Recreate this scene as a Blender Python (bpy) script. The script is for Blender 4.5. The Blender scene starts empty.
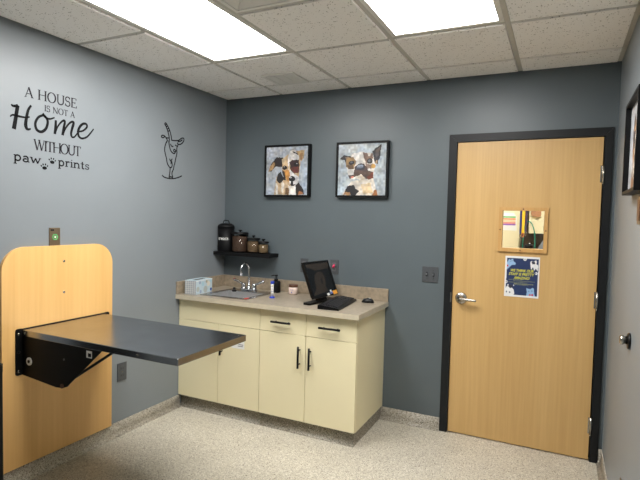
import bpy, bmesh, math, random
import numpy as np
from mathutils import Vector, Matrix
random.seed(7)
S = bpy.context.scene
C = S.collection
PI = math.pi

# ------------------------------------------------------------------ camera
CAM = Vector((2.6707, -3.5911, 1.5224))
YAW, PITCH, ROLL, FPX = math.radians(25.7648), math.radians(-2.6117), math.radians(1.4401), 497.87
_f = Vector((-math.sin(YAW) * math.cos(PITCH), math.cos(YAW) * math.cos(PITCH), math.sin(PITCH)))
_r = Vector((math.cos(YAW), math.sin(YAW), 0)); _u = _r.cross(_f)
RGT = _r * math.cos(ROLL) + _u * math.sin(ROLL)
UPV = -_r * math.sin(ROLL) + _u * math.cos(ROLL)
cd = bpy.data.cameras.new('camera'); cam = bpy.data.objects.new('camera', cd); C.objects.link(cam)
cd.sensor_width = 36; cd.lens = FPX * 36 / 640; cd.clip_start = 0.02
cam.matrix_world = Matrix(((RGT.x, UPV.x, -_f.x, CAM.x), (RGT.y, UPV.y, -_f.y, CAM.y), (RGT.z, UPV.z, -_f.z, CAM.z), (0, 0, 0, 1)))
S.camera = cam

def ray(px, ax, val):
    """photo pixel -> point on the plane (axis ax = val)"""
    v = RGT * ((px[0] - 320) / FPX) - UPV * ((px[1] - 240) / FPX) + _f
    return CAM + v * ((val - CAM[ax]) / v[ax])

# ------------------------------------------------------------------ world, exposure, lamp strengths
w = bpy.data.worlds.new('world'); S.world = w; w.use_nodes = True
w.node_tree.nodes['Background'].inputs[0].default_value = (0.5, 0.52, 0.55, 1)
w.node_tree.nodes['Background'].inputs[1].default_value = 0.2
S.view_settings.view_transform = 'Standard'; S.view_settings.look = 'None'
S.view_settings.gamma = 1; S.view_settings.use_curve_mapping = False
S.view_settings.exposure = 0.0
PANEL_STRENGTH = 24.5
PANEL_COLOR = (1.0, 0.985, 0.965)
HALL_STRENGTH = 20.0

# ------------------------------------------------------------------ materials
def s2l(c):
    return tuple(((v / 255) / 12.92 if v / 255 <= 0.04045 else ((v / 255 + 0.055) / 1.055) ** 2.4) for v in c)

def new_mat(name):
    m = bpy.data.materials.new(name); m.use_nodes = True
    nt = m.node_tree; return m, nt, nt.nodes['Principled BSDF']

def mat(name, rgb, rough=0.5, metal=0.0, noise=0.0, nscale=20, bump=0.0, bscale=200, spec=0.5, stretch=(1, 1, 1), coat=0.0):
    m, nt, p = new_mat(name)
    c = s2l(rgb)
    p.inputs['Base Color'].default_value = (*c, 1); p.inputs['Roughness'].default_value = rough
    p.inputs['Metallic'].default_value = metal; p.inputs['Specular IOR Level'].default_value = spec
    p.inputs['Coat Weight'].default_value = coat
    tc = nt.nodes.new('ShaderNodeTexCoord'); mp = nt.nodes.new('ShaderNodeMapping')
    mp.inputs['Scale'].default_value = stretch
    nt.links.new(tc.outputs['Object'], mp.inputs['Vector'])
    if noise > 0:
        n = nt.nodes.new('ShaderNodeTexNoise'); n.inputs['Scale'].default_value = nscale; n.inputs['Detail'].default_value = 5
        nt.links.new(mp.outputs[0], n.inputs['Vector'])
        r = nt.nodes.new('ShaderNodeValToRGB')
        r.color_ramp.elements[0].position = 0.3; r.color_ramp.elements[1].position = 0.7
        r.color_ramp.elements[0].color = (*[v * (1 - noise) for v in c], 1)
        r.color_ramp.elements[1].color = (*[min(1, v * (1 + noise)) for v in c], 1)
        nt.links.new(n.outputs['Fac'], r.inputs['Fac']); nt.links.new(r.outputs[0], p.inputs['Base Color'])
    if bump > 0:
        n2 = nt.nodes.new('ShaderNodeTexNoise'); n2.inputs['Scale'].default_value = bscale
        nt.links.new(mp.outputs[0], n2.inputs['Vector'])
        b = nt.nodes.new('ShaderNodeBump'); b.inputs['Strength'].default_value = bump; b.inputs['Distance'].default_value = 0.002
        nt.links.new(n2.outputs['Fac'], b.inputs['Height']); nt.links.new(b.outputs[0], p.inputs['Normal'])
    return m

def speckle(name, base, dark, light, scale=220, rough=0.45, amount=0.5, coat=0.0):
    """fine aggregate: random cells between three colours"""
    m, nt, p = new_mat(name)
    tc = nt.nodes.new('ShaderNodeTexCoord')
    v = nt.nodes.new('ShaderNodeTexVoronoi'); v.inputs['Scale'].default_value = scale
    nt.links.new(tc.outputs['Object'], v.inputs['Vector'])
    sep = nt.nodes.new('ShaderNodeSeparateColor'); nt.links.new(v.outputs['Color'], sep.inputs[0])
    r = nt.nodes.new('ShaderNodeValToRGB'); e = r.color_ramp.elements
    e[0].position = 0.0; e[0].color = (*s2l(dark), 1); e[1].position = 1.0; e[1].color = (*s2l(light), 1)
    for pos in (0.5 - amount / 2, 0.5 + amount / 2):
        k = e.new(pos); k.color = (*s2l(base), 1)
    nt.links.new(sep.outputs[0], r.inputs['Fac'])
    n = nt.nodes.new('ShaderNodeTexNoise'); n.inputs['Scale'].default_value = 3; n.inputs['Detail'].default_value = 6
    nt.links.new(tc.outputs['Object'], n.inputs['Vector'])
    mr = nt.nodes.new('ShaderNodeMapRange'); mr.inputs['From Min'].default_value = 0.3; mr.inputs['From Max'].default_value = 0.7
    mr.inputs['To Min'].default_value = 0.93; mr.inputs['To Max'].default_value = 1.05
    nt.links.new(n.outputs['Fac'], mr.inputs['Value'])
    mx = nt.nodes.new('ShaderNodeVectorMath'); mx.operation = 'SCALE'
    nt.links.new(r.outputs[0], mx.inputs[0]); nt.links.new(mr.outputs[0], mx.inputs['Scale'])
    nt.links.new(mx.outputs[0], p.inputs['Base Color'])
    p.inputs['Roughness'].default_value = rough; p.inputs['Coat Weight'].default_value = coat
    return m

def wood(name, c0, c1, rough=0.4, axis=2, scale=9, fine=70):
    m, nt, p = new_mat(name)
    tc = nt.nodes.new('ShaderNodeTexCoord'); cols = []
    for sc, st in ((scale, 0.05), (fine, 0.03)):
        mp = nt.nodes.new('ShaderNodeMapping'); k = [1, 1, 1]; k[axis] = st; mp.inputs['Scale'].default_value = k
        nt.links.new(tc.outputs['Object'], mp.inputs['Vector'])
        n = nt.nodes.new('ShaderNodeTexNoise'); n.inputs['Scale'].default_value = sc; n.inputs['Detail'].default_value = 4
        nt.links.new(mp.outputs[0], n.inputs['Vector']); cols.append(n)
    ad = nt.nodes.new('ShaderNodeMath'); ad.operation = 'MULTIPLY_ADD'; ad.inputs[1].default_value = 0.45
    nt.links.new(cols[1].outputs['Fac'], ad.inputs[0])
    m2 = nt.nodes.new('ShaderNodeMath'); m2.operation = 'MULTIPLY'; m2.inputs[1].default_value = 0.55
    nt.links.new(cols[0].outputs['Fac'], m2.inputs[0]); nt.links.new(m2.outputs[0], ad.inputs[2])
    r = nt.nodes.new('ShaderNodeValToRGB'); r.color_ramp.elements[0].position = 0.36; r.color_ramp.elements[1].position = 0.66
    r.color_ramp.elements[0].color = (*s2l(c0), 1); r.color_ramp.elements[1].color = (*s2l(c1), 1)
    nt.links.new(ad.outputs[0], r.inputs['Fac']); nt.links.new(r.outputs[0], p.inputs['Base Color'])
    p.inputs['Roughness'].default_value = rough
    return m

def emit(name, rgb, strength):
    m, nt, p = new_mat(name)
    p.inputs['Base Color'].default_value = (0.8, 0.8, 0.8, 1)
    p.inputs['Emission Color'].default_value = (*rgb, 1); p.inputs['Emission Strength'].default_value = strength
    return m

def thin_glass(name, gloss=0.08, tint=(0.97, 0.98, 0.97)):
    m, nt, p = new_mat(name)
    nt.nodes.remove(p)
    t = nt.nodes.new('ShaderNodeBsdfTransparent'); t.inputs[0].default_value = (*tint, 1)
    g = nt.nodes.new('ShaderNodeBsdfGlossy'); g.inputs['Roughness'].default_value = 0.02
    x = nt.nodes.new('ShaderNodeMixShader'); x.inputs[0].default_value = gloss
    nt.links.new(t.outputs[0], x.inputs[1]); nt.links.new(g.outputs[0], x.inputs[2])
    nt.links.new(x.outputs[0], nt.nodes['Material Output'].inputs[0])
    return m

def attr_mat(name, rough=0.6, bump=0.0):
    m, nt, p = new_mat(name)
    a = nt.nodes.new('ShaderNodeAttribute'); a.attribute_name = 'paint'
    nt.links.new(a.outputs['Color'], p.inputs['Base Color']); p.inputs['Roughness'].default_value = rough
    return m

def tile_mat():
    m, nt, p = new_mat('ceiling_tile')
    tc = nt.nodes.new('ShaderNodeTexCoord')
    v = nt.nodes.new('ShaderNodeTexVoronoi'); v.inputs['Scale'].default_value = 75
    nt.links.new(tc.outputs['Object'], v.inputs['Vector'])
    n = nt.nodes.new('ShaderNodeTexNoise'); n.inputs['Scale'].default_value = 28; n.inputs['Detail'].default_value = 3
    nt.links.new(tc.outputs['Object'], n.inputs['Vector'])
    mm = nt.nodes.new('ShaderNodeMath'); mm.operation = 'MULTIPLY_ADD'; mm.inputs[1].default_value = -0.9; mm.inputs[2].default_value = 0.62
    nt.links.new(n.outputs['Fac'], mm.inputs[0])
    ls = nt.nodes.new('ShaderNodeMath'); ls.operation = 'LESS_THAN'
    nt.links.new(v.outputs['Distance'], ls.inputs[0]); nt.links.new(mm.outputs[0], ls.inputs[1])
    mx = nt.nodes.new('ShaderNodeMix'); mx.data_type = 'RGBA'
    mx.inputs[6].default_value = (*s2l((246, 243, 238)), 1); mx.inputs[7].default_value = (*s2l((168, 162, 153)), 1)
    nt.links.new(ls.outputs[0], mx.inputs[0]); nt.links.new(mx.outputs[2], p.inputs['Base Color'])
    p.inputs['Roughness'].default_value = 0.9; p.inputs['Specular IOR Level'].default_value = 0.2
    return m

M = {}
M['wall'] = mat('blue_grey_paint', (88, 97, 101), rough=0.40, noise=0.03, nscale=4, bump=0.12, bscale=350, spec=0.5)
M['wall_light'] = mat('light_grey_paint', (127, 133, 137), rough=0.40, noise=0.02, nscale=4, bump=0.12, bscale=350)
M['floor'] = speckle('speckled_floor', (192, 185, 168), (120, 110, 97), (226, 221, 208), scale=210, rough=0.42, amount=0.45)
M['base'] = speckle('speckled_cove', (172, 165, 150), (96, 88, 78), (212, 206, 194), scale=210, rough=0.5, amount=0.4)
M['tile'] = tile_mat()
M['grid'] = mat('grid_paint', (196, 192, 182), rough=0.55)
M['white'] = mat('white_paint', (226, 224, 216), rough=0.5)
M['vent'] = mat('vent_paint', (228, 226, 219), rough=0.5)
M['vent_dark'] = mat('vent_grey_paint', (182, 179, 171), rough=0.8)
M['panel'] = emit('light_panel', PANEL_COLOR, PANEL_STRENGTH)
M['hall_panel'] = emit('hall_light_panel', PANEL_COLOR, HALL_STRENGTH)
M['door'] = wood('maple_veneer', (194, 156, 98), (206, 169, 111), rough=0.42)
M['board'] = wood('maple_board', (222, 173, 105), (234, 188, 120), rough=0.38, scale=7, fine=50)
M['moulding'] = wood('maple_moulding', (190, 145, 85), (208, 166, 104), rough=0.4, scale=20)
M['frame_black'] = mat('black_frame_paint', (21, 23, 25), rough=0.45, spec=0.3)
M['black'] = mat('black_plastic', (10, 10, 11), rough=0.35, spec=0.25)
M['black_matte'] = mat('black_satin_metal', (11, 11, 12), rough=0.5, spec=0.2)
M['black_key'] = mat('black_key_plastic', (30, 30, 32), rough=0.45, spec=0.3)
M['steel'] = mat('brushed_steel', (150, 152, 155), rough=0.24, metal=1.0, noise=0.06, nscale=30, stretch=(1, 14, 1))
M['steel_top'] = mat('brushed_steel_top', (166, 169, 173), rough=0.23, metal=1.0, noise=0.08, nscale=8, bump=0.03, bscale=60)
M['sink'] = mat('satin_sink_steel', (222, 222, 222), rough=0.36, metal=0.92, noise=0.04, nscale=12)
M['sink_rim'] = mat('polished_rim_steel', (186, 187, 188), rough=0.26, metal=1.0)
M['chrome'] = mat('chrome', (205, 206, 208), rough=0.1, metal=1.0)
M['nickel'] = mat('satin_nickel', (176, 172, 162), rough=0.27, metal=1.0)
M['bronze'] = mat('brown_metal_plate', (128, 112, 92), rough=0.4, metal=0.7)
M['cream'] = mat('cream_laminate', (235, 225, 187), rough=0.45, noise=0.012, nscale=5)
M['counter'] = mat('stone_laminate', (154, 143, 126), rough=0.3, noise=0.16, nscale=38, spec=0.5)
M['edge'] = mat('pale_laminate_edge', (192, 182, 160), rough=0.4, noise=0.06, nscale=30)
M['splash'] = mat('stone_laminate_splash', (146, 132, 112), rough=0.45, noise=0.2, nscale=34)
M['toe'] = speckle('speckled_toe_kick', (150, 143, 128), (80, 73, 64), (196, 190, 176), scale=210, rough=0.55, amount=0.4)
M['grey_plate'] = mat('dark_grey_plate', (72, 75, 78), rough=0.4)
M['grey_toggle'] = mat('grey_toggle', (98, 101, 104), rough=0.4)
M['dark_slot'] = mat('slot_black', (14, 14, 15), rough=0.6)
M['decal'] = mat('charcoal_vinyl', (12, 12, 14), rough=0.6, spec=0.12)
M['decal_thin'] = mat('plum_grey_vinyl', (24, 21, 26), rough=0.6, spec=0.12)
M['paint'] = attr_mat('painted_canvas', 0.55)
M['print'] = attr_mat('printed_paper', 0.5)
M['paper'] = mat('white_paper', (236, 236, 232), rough=0.7)
M['ink_grey'] = mat('grey_ink', (120, 120, 122), rough=0.7)
M['yellow_ink'] = mat('yellow_ink', (228, 222, 60), rough=0.6)
M['white_ink'] = mat('white_ink', (225, 225, 220), rough=0.6)
M['glass'] = thin_glass('clear_glass', 0.06)
M['jar_glass'] = thin_glass('jar_glass', 0.018, (0.88, 0.88, 0.86))
M['treat_brown'] = mat('dark_biscuit', (62, 41, 26), rough=0.8, noise=0.35, nscale=70)
M['treat_tan'] = mat('tan_biscuit', (88, 68, 44), rough=0.8, noise=0.35, nscale=90)
M['treat_light'] = mat('light_biscuit', (106, 86, 58), rough=0.8, noise=0.3, nscale=100)
M['screen'] = mat('dark_glossy_screen', (10, 11, 13), rough=0.06, spec=0.5)
M['blue_cap'] = mat('blue_plastic', (28, 58, 170), rough=0.35)
M['white_plastic'] = mat('white_plastic', (232, 232, 228), rough=0.35)
M['pink_wax'] = mat('pale_pink_jar', (226, 204, 192), rough=0.25)
M['brown_lid'] = mat('brown_lid', (84, 52, 34), rough=0.4)
M['red'] = mat('red_plastic', (205, 62, 48), rough=0.4)
M['pink'] = mat('pink_plastic', (226, 70, 104), rough=0.4)
M['green'] = mat('green_symbol', (92, 190, 110), rough=0.5)
M['pale_green'] = mat('pale_green_symbol', (206, 240, 206), rough=0.5)
M['box_blue'] = mat('pale_blue_card', (186, 203, 210), rough=0.6)
M['box_grey'] = mat('grey_woven_card', (158, 162, 166), rough=0.6)
M['sticker_orange'] = mat('orange_sticker', (222, 150, 46), rough=0.5)
M['sticker_blue'] = mat('blue_grey_sticker', (96, 112, 170), rough=0.5)
M['yellow_strap'] = mat('yellow_webbing', (236, 196, 30), rough=0.7)
M['navy_strap'] = mat('navy_webbing', (44, 44, 110), rough=0.7)
M['purple'] = mat('purple_webbing', (70, 48, 84), rough=0.7)
M['orange'] = mat('orange_plastic', (224, 110, 40), rough=0.5)
M['teal'] = mat('teal_green_hose', (24, 142, 118), rough=0.4)
M['brown'] = mat('brown_laminate', (104, 84, 64), rough=0.6)
M['tan'] = mat('tan_leather', (176, 126, 86), rough=0.6)
M['grey_cloth'] = mat('grey_cloth', (138, 140, 142), rough=0.85)
M['hall_wall'] = mat('hall_cream_paint', (222, 212, 186), rough=0.7)
M['bin'] = mat('black_bin_plastic', (12, 11, 12), rough=0.5, spec=0.2)

# ------------------------------------------------------------------ mesh helpers (all in world coordinates unless local)
def B():
    return bmesh.new()

def box(bm, x0, x1, y0, y1, z0, z1, bev=0.0, seg=2):
    b2 = bmesh.new()
    bmesh.ops.create_cube(b2, size=1)
    for v in b2.verts:
        v.co = Vector(((x0 + x1) / 2 + v.co.x * (x1 - x0), (y0 + y1) / 2 + v.co.y * (y1 - y0), (z0 + z1) / 2 + v.co.z * (z1 - z0)))
    if bev > 0:
        bmesh.ops.bevel(b2, geom=list(b2.edges), offset=bev, segments=seg, affect='EDGES', profile=0.5)
    merge(bm, b2); return bm

def merge(bm, b2, mtx=None):
    if mtx is not None: bmesh.ops.transform(b2, matrix=mtx, verts=b2.verts)
    vm = {v: bm.verts.new(v.co) for v in b2.verts}
    for f in b2.faces:
        try: bm.faces.new([vm[v] for v in f.verts]).smooth = f.smooth
        except ValueError: pass
    b2.free()

def prism(bm, pts, t0, t1, axis):
    """2-D outline extruded along axis between t0 and t1; pts are the other two coordinates in xyz order"""
    def p3(p, t):
        q = list(p); q.insert(axis, t); return Vector(q)
    a = [bm.verts.new(p3(p, t0)) for p in pts]; b = [bm.verts.new(p3(p, t1)) for p in pts]
    n = len(pts)
    bm.faces.new(a); bm.faces.new(b[::-1])
    for i in range(n):
        bm.faces.new((a[i], b[i], b[(i + 1) % n], a[(i + 1) % n]))
    return bm

def ring_plate(bm, outer, inner, t0, t1, axis):
    """rectangular plate with a rectangular hole; outer/inner = (a0,a1,b0,b1)"""
    def p3(a, b, t):
        q = [a, b]; q.insert(axis, t); return bm.verts.new(q)
    def crn(r): return [(r[0], r[2]), (r[1], r[2]), (r[1], r[3]), (r[0], r[3])]
    L = []
    for t in (t0, t1):
        L.append(([p3(a, b, t) for a, b in crn(outer)], [p3(a, b, t) for a, b in crn(inner)]))
    for i in range(4):
        j = (i + 1) % 4
        (o0, i0), (o1, i1) = L
        bm.faces.new((o0[i], o0[j], i0[j], i0[i])); bm.faces.new((o1[j], o1[i], i1[i], i1[j]))
        bm.faces.new((o0[i], o1[i], o1[j], o0[j])); bm.faces.new((i0[j], i1[j], i1[i], i0[i]))
    return bm

def lathe(bm, prof, c=(0, 0, 0), seg=28, axis=2, smooth=True):
    """profile of (radius, height) spun about an axis through c"""
    rings = []
    for r, h in prof:
        ring = []
        for k in range(seg):
            a = 2 * PI * k / seg
            q = [r * math.cos(a), r * math.sin(a)]; q.insert(axis, h)
            ring.append(bm.verts.new(Vector(q) + Vector(c)))
        rings.append(ring)
    for i in range(len(rings) - 1):
        for k in range(seg):
            f = bm.faces.new((rings[i][k], rings[i][(k + 1) % seg], rings[i + 1][(k + 1) % seg], rings[i + 1][k])); f.smooth = smooth
    bm.faces.new(rings[0][::-1]); bm.faces.new(rings[-1])
    return bm

def tube(bm, pts, r, seg=10, closed=False):
    pts = [Vector(p) for p in pts]; n = len(pts); rings = []
    rr = r if isinstance(r, (list, tuple)) else [r] * n
    ref = None
    for i in range(n):
        if closed: d = pts[(i + 1) % n] - pts[i - 1]
        else: d = pts[min(i + 1, n - 1)] - pts[max(i - 1, 0)]
        d.normalize()
        if ref is None:
            ref = Vector((0, 0, 1)) if abs(d.z) < 0.9 else Vector((1, 0, 0))
        s = d.cross(ref).normalized(); ref = s.cross(d).normalized()
        rings.append([bm.verts.new(pts[i] + s * rr[i] * math.cos(2 * PI * k / seg) + ref * rr[i] * math.sin(2 * PI * k / seg)) for k in range(seg)])
    for i in range(n if closed else n - 1):
        a, b = rings[i], rings[(i + 1) % n]
        for k in range(seg):
            f = bm.faces.new((a[k], a[(k + 1) % seg], b[(k + 1) % seg], b[k])); f.smooth = True
    if not closed:
        bm.faces.new(rings[0][::-1]); bm.faces.new(rings[-1])
    return bm

def smooth_path(pts, n=6):
    """Catmull-Rom through the points"""
    P = [Vector(p) for p in pts]
    P = [P[0] * 2 - P[1]] + P + [P[-1] * 2 - P[-2]]
    out = []
    for i in range(1, len(P) - 2):
        for k in range(n):
            t = k / n
            out.append(0.5 * ((2 * P[i]) + (P[i + 1] - P[i - 1]) * t + (2 * P[i - 1] - 5 * P[i] + 4 * P[i + 1] - P[i + 2]) * t * t + (3 * P[i] - P[i - 1] - 3 * P[i + 1] + P[i + 2]) * t ** 3))
    out.append(P[-2]); return out

def rrect(a0, a1, b0, b1, r, n=8, only_top=False):
    pts = []
    for (ca, cb, s) in ((a1 - r, b1 - r, 0), (a0 + r, b1 - r, 1), (a0 + r, b0 + r, 2), (a1 - r, b0 + r, 3)):
        if only_top and s >= 2:
            pts.append((a0 if s == 2 else a1, b0)); continue
        for k in range(n + 1):
            t = PI / 2 * (s + k / n); pts.append((ca + r * math.cos(t), cb + r * math.sin(t)))
    return pts

# ------------------------------------------------------------------ object helpers
def origin_of(o):
    p = Vector((0, 0, 0))
    while o is not None:
        p += o.location; o = o.parent
    return p

def obj(name, bm, m, parent=None, local=False, base=None):
    """ONE mesh object; world-coordinate geometry is moved into the parent's frame"""
    bmesh.ops.recalc_face_normals(bm, faces=bm.faces)
    if not local:
        if parent is not None: off = origin_of(parent)
        else:
            if base is None:
                xs = [v.co for v in bm.verts]
                base = Vector(((min(v.x for v in xs) + max(v.x for v in xs)) / 2, (min(v.y for v in xs) + max(v.y for v in xs)) / 2, min(v.z for v in xs)))
            off = Vector(base)
        bmesh.ops.translate(bm, verts=bm.verts, vec=-off)
    me = bpy.data.meshes.new(name); bm.to_mesh(me); bm.free()
    me.materials.append(M[m] if isinstance(m, str) else m)
    o = bpy.data.objects.new(name, me); C.objects.link(o)
    if parent is not None: o.parent = parent
    elif not local: o.location = off
    return o

def tag(o, label, cat=None, group=None, kind=None):
    o['label'] = label
    if cat: o['category'] = cat
    if group: o['group'] = group
    if kind: o['kind'] = kind
    return o

def thing(name, label, cat, loc=(0, 0, 0), rotz=0, group=None, kind=None):
    o = bpy.data.objects.new(name, None); C.objects.link(o); o.empty_display_size = 0.05
    o.location = loc; o.rotation_euler = (0, 0, rotz)
    return tag(o, label, cat, group, kind)

def struct(name, bm, m, label=None):
    o = obj(name, bm, m); o['kind'] = 'structure'
    if label: o['label'] = label
    return o

# ------------------------------------------------------------------ the room
W, H, YF = 2.9654, 2.52, -3.9432
T = 0.6096
GX = [0, 0.5572, 0.5572 + T, 0.5572 + 2 * T, 0.5572 + 3 * T, W]
GY = [0, -0.2854] + [-0.895 - T * k for k in range(6)]
DX0, DX1, DZ = 1.9958, 2.8933, 2.0696        # door leaf
FX0, FX1, FZ = 1.9379, 2.9440, 2.1263        # door frame
HY = 1.62                                    # rear of the room beyond the door

struct('floor', box(B(), -0.15, 3.75, YF - 0.15, HY + 0.15, -0.1, 0), 'floor', 'speckled beige seamless floor')
bm = B(); box(bm, -0.12, FX0 + 0.01, 0, 0.12, 0, H + 0.15); box(bm, FX1 - 0.01, 3.75, 0, 0.12, 0, H + 0.15); box(bm, FX0 + 0.01, FX1 - 0.01, 0, 0.12, FZ - 0.01, H + 0.15)
struct('wall_back', bm, 'wall', 'blue grey painted wall holding the door and cabinets')
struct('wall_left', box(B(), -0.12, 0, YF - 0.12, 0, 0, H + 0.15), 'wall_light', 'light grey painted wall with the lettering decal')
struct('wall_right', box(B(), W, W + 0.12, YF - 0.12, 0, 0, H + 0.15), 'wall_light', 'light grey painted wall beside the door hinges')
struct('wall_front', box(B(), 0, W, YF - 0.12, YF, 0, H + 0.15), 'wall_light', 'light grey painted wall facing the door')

# ceiling: backing slab, grid bars, drop-in tiles
ceil = struct('ceiling', box(B(), -0.12, W + 0.12, YF - 0.12, 0.12, H + 0.15, H + 0.22), 'white', 'suspended ceiling of speckled white tiles in a metal grid')
def bar(x0, x1, y0, y1):
    return obj('grid_bar', box(B(), x0, x1, y0, y1, H + 0.007, H + 0.04), 'grid', ceil)
for x in GX[1:-1]: bar(x - 0.012, x + 0.012, YF, 0)
for y in GY[1:-1]:
    for i in range(5):
        if y == GY[3] and i in (1, 3): continue
        bar(GX[i] + (0.012 if i else 0), GX[i + 1] - (0.012 if i < 4 else 0), y - 0.012, y + 0.012)
bar(0, 0.02, YF, 0); bar(W - 0.022, W, YF, 0); bar(0.02, W - 0.022, -0.012, 0); bar(0.02, W - 0.022, YF, YF + 0.02)
LIGHTS = {(i, j) for i in (1, 3) for j in (2, 3)}; DIFF = (2, 3)
tile_cache = {}
for i in range(5):
    for j in range(len(GY) - 1):
        if (i, j) in LIGHTS or (i, j) == DIFF: continue
        x0, x1, y1, y0 = GX[i], GX[i + 1], GY[j], GY[j + 1]
        e = 0.014
        x0 += 0.022 if i == 0 else e; x1 -= 0.024 if i == 4 else e; y1 -= 0.013 if j == 0 else e; y0 += e
        key = (round(x1 - x0, 4), round(y1 - y0, 4))
        if key not in tile_cache:
            a, b = key[0] / 2, key[1] / 2; bm = B()
            lo = [bm.verts.new((sx * (a - .002), sy * (b - .002), 0)) for sx, sy in ((-1, -1), (1, -1), (1, 1), (-1, 1))]
            up = [bm.verts.new((sx * a, sy * b, 0.018)) for sx, sy in ((-1, -1), (1, -1), (1, 1), (-1, 1))]
            bm.faces.new(lo[::-1]); bm.faces.new(up)
            for k in range(4): bm.faces.new((lo[k], lo[(k + 1) % 4], up[(k + 1) % 4], up[k]))
            o = obj('ceiling_tile', bm, 'tile', ceil, local=True); tile_cache[key] = o
        else:
            o = tile_cache[key].copy(); C.objects.link(o); o.parent = ceil
        o.location = Vector(((x0 + x1) / 2, (y0 + y1) / 2, H)) - ceil.location

# cove base
def cove(bm, p0, p1, nrm, h=0.092):
    """coved flooring upstand between two floor points, nrm = into the room"""
    prof = [(0, h), (0.006, h), (0.007, 0.03), (0.010, 0.018), (0.017, 0.008), (0.03, 0.0012), (0.03, 0), (0, 0)]
    p0, p1, n = Vector((*p0, 0)), Vector((*p1, 0)), Vector((*nrm, 0))
    a = [bm.verts.new(p0 + n * d + Vector((0, 0, z))) for d, z in prof]; b = [bm.verts.new(p1 + n * d + Vector((0, 0, z))) for d, z in prof]
    bm.faces.new(a); bm.faces.new(b[::-1])
    for i in range(len(prof)):
        f = bm.faces.new((a[i], b[i], b[(i + 1) % len(prof)], a[(i + 1) % len(prof)])); f.smooth = 1 <= i <= 4
    return bm
struct('baseboard_left', cove(B(), (0, YF), (0, -0.56), (1, 0)), 'base')
bm = B(); cove(bm, (1.489, 0), (FX0, 0), (0, -1)); cove(bm, (FX1, 0), (W, 0), (0, -1))
struct('baseboard_back', bm, 'base')
struct('baseboard_right', cove(B(), (W, 0), (W, YF), (-1, 0)), 'base')
struct('baseboard_front', cove(B(), (0, YF), (W, YF), (0, 1)), 'base')

# ------------------------------------------------------------------ ceiling lights, vent, diffuser
def light(i, j, label):
    x0, x1, y1, y0 = GX[i] + 0.013, GX[i + 1] - 0.013, GY[j] - 0.013, GY[j + 2] + 0.013
    t = thing('ceiling_light', label, 'ceiling light', ((x0 + x1) / 2, (y0 + y1) / 2, H), group='recessed light panels')
    ring_plate(bm := B(), (x0, x1, y0, y1), (x0 + 0.026, x1 - 0.026, y0 + 0.026, y1 - 0.026), H + 0.005, H + 0.06, 2)
    obj('frame', bm, 'white', t)
    obj('diffuser', box(B(), x0 + 0.026, x1 - 0.026, y0 + 0.026, y1 - 0.026, H + 0.009, H + 0.03), 'panel', t)
light(1, 2, 'lit rectangular ceiling panel above the steel exam table')
light(3, 2, 'lit rectangular ceiling panel over the floor in front of the door')

x0, x1, y1, y0 = GX[2] + 0.013, GX[3] - 0.013, GY[3] - 0.013, GY[4] + 0.013
t = thing('ceiling_diffuser', 'square white stepped air diffuser between the two ceiling lights', 'air diffuser', ((x0 + x1) / 2, (y0 + y1) / 2, H))
obj('flange', ring_plate(B(), (x0, x1, y0, y1), (x0 + 0.02, x1 - 0.02, y0 + 0.02, y1 - 0.02), H + 0.003, H + 0.03, 2), 'vent', t)
cx, cy = (x0 + x1) / 2, (y0 + y1) / 2
for k, (a, b, za, zb) in enumerate(((0.27, 0.215, 0.006, 0.035), (0.2, 0.135, 0.004, 0.035), (0.12, 0.07, 0.002, 0.035))):
    bm = B()
    lo = [bm.verts.new((cx + sx * a, cy + sy * a, H + za)) for sx, sy in ((-1, -1), (1, -1), (1, 1), (-1, 1))]
    up = [bm.verts.new((cx + sx * b, cy + sy * b, H + zb)) for sx, sy in ((-1, -1), (1, -1), (1, 1), (-1, 1))]
    for q in range(4): bm.faces.new((lo[q], lo[(q + 1) % 4], up[(q + 1) % 4], up[q]))
    obj('cone', bm, 'vent', t)
obj('back_pan', box(B(), x0 + 0.001, x1 - 0.001, y0 + 0.001, y1 - 0.001, H + 0.036, H + 0.05), 'vent_dark', t)
obj('centre_plate', box(B(), cx - 0.06, cx + 0.06, cy - 0.06, cy + 0.06, H + 0.004, H + 0.012), 'vent', t)

vx0, vx1, vy0, vy1 = 0.708, 0.962, -0.553, -0.300
t = thing('ceiling_vent', 'small square louvred vent screwed to a ceiling tile', 'vent', ((vx0 + vx1) / 2, (vy0 + vy1) / 2, H - 0.012))
obj('frame', ring_plate(B(), (vx0, vx1, vy0, vy1), (vx0 + 0.022, vx1 - 0.022, vy0 + 0.018, vy1 - 0.018), H - 0.012, H, 2), 'vent', t)
obj('backing', box(B(), vx0 + 0.02, vx1 - 0.02, vy0 + 0.016, vy1 - 0.016, H - 0.003, H), 'vent_dark', t)
for k in range(3):
    xa = vx0 + 0.022 + k * 0.070
    obj('divider', box(B(), xa + 0.066, xa + 0.0705, vy0 + 0.018, vy1 - 0.018, H - 0.011, H - 0.003), 'vent', t) if k < 2 else None
for k in range(13):
    ya = vy0 + 0.024 + k * 0.0164
    b2 = B(); box(b2, vx0 + 0.022, vx1 - 0.022, ya, ya + 0.012, H - 0.009, H - 0.0075)
    obj('louvre', b2, 'vent', t)

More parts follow.
